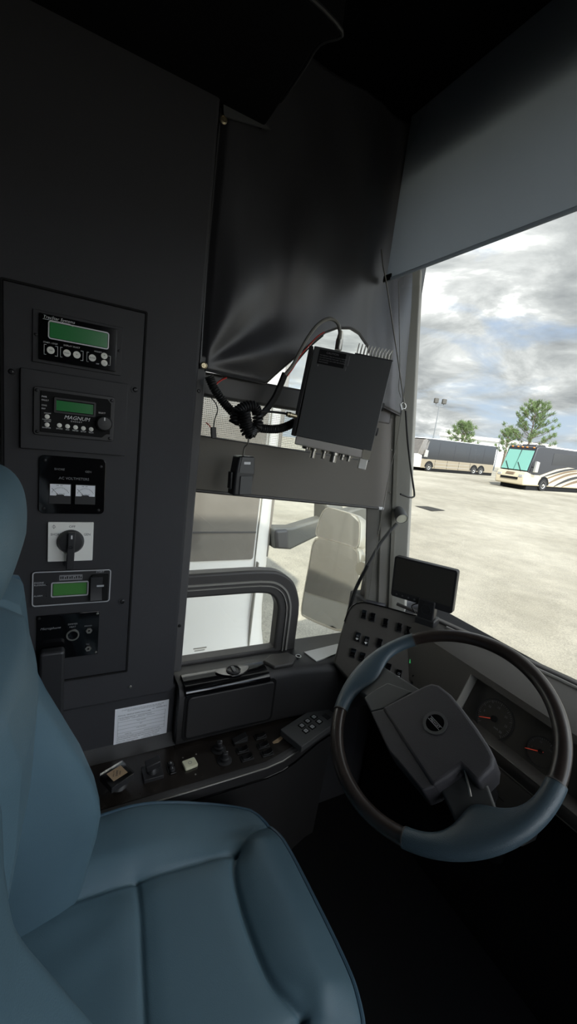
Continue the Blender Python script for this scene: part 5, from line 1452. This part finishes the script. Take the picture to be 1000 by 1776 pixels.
for u in (-3.0, -8.0):
    f = vehicle_frame(Vector((XN + .03, u, gz(XN, u))), Vector((0, 1, 0)))
    bm = B(); poly(bm, [(u + .62 * math.cos(a), gy + .52 + .62 * math.sin(a)) for a in [PI * k / 14 for k in range(15)]], .0, .03, NW); part('wheel_arch', bm, M['matte'], t)
    f2 = Matrix.Translation((XN + .06, u, gz(XN, u) + .5)) @ Matrix.Rotation(PI / 2, 4, 'Y')
    bm = B(); lathe(bm, [(.3, -.28), (.48, -.28), (.5, -.22), (.5, -.04), (.47, 0), (.32, 0)], f2, 24); w_ = part('wheel', bm, M['tyre'], t)
    bm = B(); lathe(bm, [(.3, -.05), (.28, .0), (.1, -.02), (.08, .03)], f2, 20); part('hub', bm, M['rim'], w_)
bm = B(); box(bm, XN - 2.4, XN - .1, -10.3, 1.2, gy + .03, gy + .4); part('chassis', bm, M['matte'], t)

# ---- our own two part side mirror
DM = 1.95
def atd(px, py, D): return CAM + ray(px, py) * D
mc = atd(577, 1012, DM)
mn = Vector((.262, -.953, .205)).normalized()
t = thing('side_mirror', 'pale coach side mirror with two mirror glasses outside the driver window', 'mirror', atd(590, 1110, DM))
def mquad(L):
    return [onpl(x, y, mc, mn) for x, y in L]
mu = Vector((0, 0, 1)).cross(mn).normalized(); mv = mn.cross(mu)
MFm = frame(mc, mu, mv)
def mloc(L): 
    I_ = MFm.inverted(); return [((I_ @ p).x, (I_ @ p).y) for p in mquad(L)]
def scl(P, s):
    cxx = sum(p[0] for p in P) / len(P); cyy = sum(p[1] for p in P) / len(P); return [(cxx + (p[0] - cxx) * s, cyy + (p[1] - cyy) * s) for p in P]
def rnd_(L): return [(p.x, p.y) for p in smooth([(a, b, 0) for a, b in L + [L[0]]], 5)][:-1]
big = mloc([(546, 934), (560, 932), (600, 942), (618, 952), (623, 966), (620, 1010), (607, 1060), (598, 1090), (590, 1095), (570, 1090), (530, 1072), (522, 1062), (526, 1030), (536, 975), (541, 945)])
sml = mloc([(560, 886), (566, 881), (575, 881), (612, 892), (621, 898), (625, 910), (624, 938), (620, 950), (612, 950), (560, 934), (549, 930), (548, 920), (555, 896)])
for nm, P in (('main', big), ('upper', sml)):
    P = rnd_(P)
    bm = B(); a = [bm.verts.new(MFm @ Vector((p[0], p[1], 0))) for p in P]; b = [bm.verts.new(MFm @ Vector((p[0], p[1], -.03))) for p in scl(P, 1.03)]; c = [bm.verts.new(MFm @ Vector((p[0] + .01, p[1], -.085))) for p in scl(P, .86)]; n = len(P)
    for A_, C_ in ((a, b), (b, c)):
        for k in range(n): bm.faces.new((A_[k], A_[(k + 1) % n], C_[(k + 1) % n], C_[k]))
    bm.faces.new(a); bm.faces.new(c[::-1])
    hs = part('housing', bm, M['mhouse'], t, ang=50)
    bm = B(); poly(bm, scl(P, .955), 0, .003, MFm); part('mirror_glass', bm, M['mirror'], hs)
    bm = B(); ringloop(bm, scl(P, .985), scl(P, .95), 0, .005, MFm); part('rim', bm, M['mhouse'], hs)
top = MFm @ Vector((big[4][0] + .02, big[4][1], -.06))
bm = B(); tube(bm, [top, top + Vector((.10, .06, .02)), Vector((-.20, 1.02, top.z + .04))], .028, 12, 6); part('mount_arm', bm, M['mhouse'], t)
bm = B(); tube(bm, [MFm @ Vector((-.02, .20, -.06)), MFm @ Vector((-.01, .02, -.07))], .02, 10); part('link', bm, M['mhouse'], t)
DOORFILL, SKYBASE, SUN, EXPO = 8.0, 1.25, 6.8, 0.15

# ================================================================== SKY, SUN, RENDER SETTINGS
w = bpy.data.worlds.new('sky'); scn.world = w; w.use_nodes = True
nt = w.node_tree; nt.nodes.clear()
out = nt.nodes.new('ShaderNodeOutputWorld'); bg = nt.nodes.new('ShaderNodeBackground')
tc = nt.nodes.new('ShaderNodeTexCoord'); sp = nt.nodes.new('ShaderNodeSeparateXYZ')
nt.links.new(tc.outputs['Generated'], sp.inputs[0])
def math_(op, a, b=None, c=None):
    n = nt.nodes.new('ShaderNodeMath'); n.operation = op
    for k, v in enumerate((a, b, c)):
        if v is None: continue
        if isinstance(v, (int, float)): n.inputs[k].default_value = v
        else: nt.links.new(v, n.inputs[k])
    return n.outputs[0]
zc = math_('MAXIMUM', sp.outputs['Z'], 0.0)
den = math_('ADD', zc, 0.22)
px_ = math_('DIVIDE', sp.outputs['X'], den); py_ = math_('DIVIDE', sp.outputs['Y'], den); pz_ = math_('MULTIPLY', zc, 2.4)
cb = nt.nodes.new('ShaderNodeCombineXYZ')
for k, v in enumerate((px_, py_, pz_)): nt.links.new(v, cb.inputs[k])
def cl(scale, off, detail=9, rough=.56, dist=.3):
    mp = nt.nodes.new('ShaderNodeMapping'); mp.inputs['Location'].default_value = off; nt.links.new(cb.outputs[0], mp.inputs[0])
    n = nt.nodes.new('ShaderNodeTexNoise'); n.inputs['Scale'].default_value = scale; n.inputs['Detail'].default_value = detail; n.inputs['Roughness'].default_value = rough; n.inputs['Distortion'].default_value = dist
    nt.links.new(mp.outputs[0], n.inputs['Vector']); return n.outputs['Fac']
def rampw(src, stops):
    r = nt.nodes.new('ShaderNodeValToRGB'); el = r.color_ramp.elements
    while len(el) < len(stops): el.new(.5)
    for e, (p, c) in zip(el, stops): e.position = p; e.color = c
    nt.links.new(src, r.inputs[0]); return r.outputs[0]
SKY_OFF = (3.1, 1.7, .4)
cover = rampw(cl(1.25, SKY_OFF), [(.36, (0, 0, 0, 1)), (.50, (1, 1, 1, 1))])
shade = rampw(cl(1.9, (SKY_OFF[0] + 5.3, SKY_OFF[1] + 2.0, 1.0), 10, .60, .5), [(.36, (.30, .315, .33, 1)), (.50, (.48, .495, .50, 1)), (.585, (.68, .69, .69, 1)), (.66, (1.15, 1.15, 1.12, 1))])
blue = rampw(zc, [(0.0, (.50, .58, .66, 1)), (.5, (.20, .34, .62, 1))])
mx = nt.nodes.new('ShaderNodeMix'); mx.data_type = 'RGBA'
nt.links.new(cover, mx.inputs[0]); nt.links.new(blue, mx.inputs[6]); nt.links.new(shade, mx.inputs[7])
# the sky on the right of the coach is brightened to fill the cab
sunv = Vector((math.cos(math.radians(44)) * .80, -math.cos(math.radians(44)) * .60, math.sin(math.radians(44))))
dt = nt.nodes.new('ShaderNodeVectorMath'); dt.operation = 'DOT_PRODUCT'; nt.links.new(tc.outputs['Generated'], dt.inputs[0]); dt.inputs[1].default_value = (.88, .05, .47)
k1 = math_('MAXIMUM', dt.outputs['Value'], 0.0); k2 = math_('POWER', k1, 2.2)
stg = math_('MULTIPLY_ADD', k2, DOORFILL, SKYBASE)
hz = nt.nodes.new('ShaderNodeMix'); hz.data_type = 'RGBA'; hz.inputs[6].default_value = (.25, .24, .21, 1)
up = math_('GREATER_THAN', sp.outputs['Z'], -0.06); nt.links.new(up, hz.inputs[0]); nt.links.new(mx.outputs[2], hz.inputs[7])
nt.links.new(hz.outputs[2], bg.inputs[0]); nt.links.new(stg, bg.inputs[1]); nt.links.new(bg.outputs[0], out.inputs[0])
sd = bpy.data.lights.new('sun', 'SUN'); sd.energy = SUN; sd.angle = math.radians(1.0); sd.color = (1, .955, .86)
so = link(bpy.data.objects.new('sun', sd)); so.rotation_euler = sunv.to_track_quat('Z', 'Y').to_euler(); so.location = (4, 2, 8)
vs_ = scn.view_settings
vs_.view_transform = 'Standard'; vs_.look = 'None'; vs_.gamma = 1.0; vs_.use_curve_mapping = False
vs_.exposure = EXPO
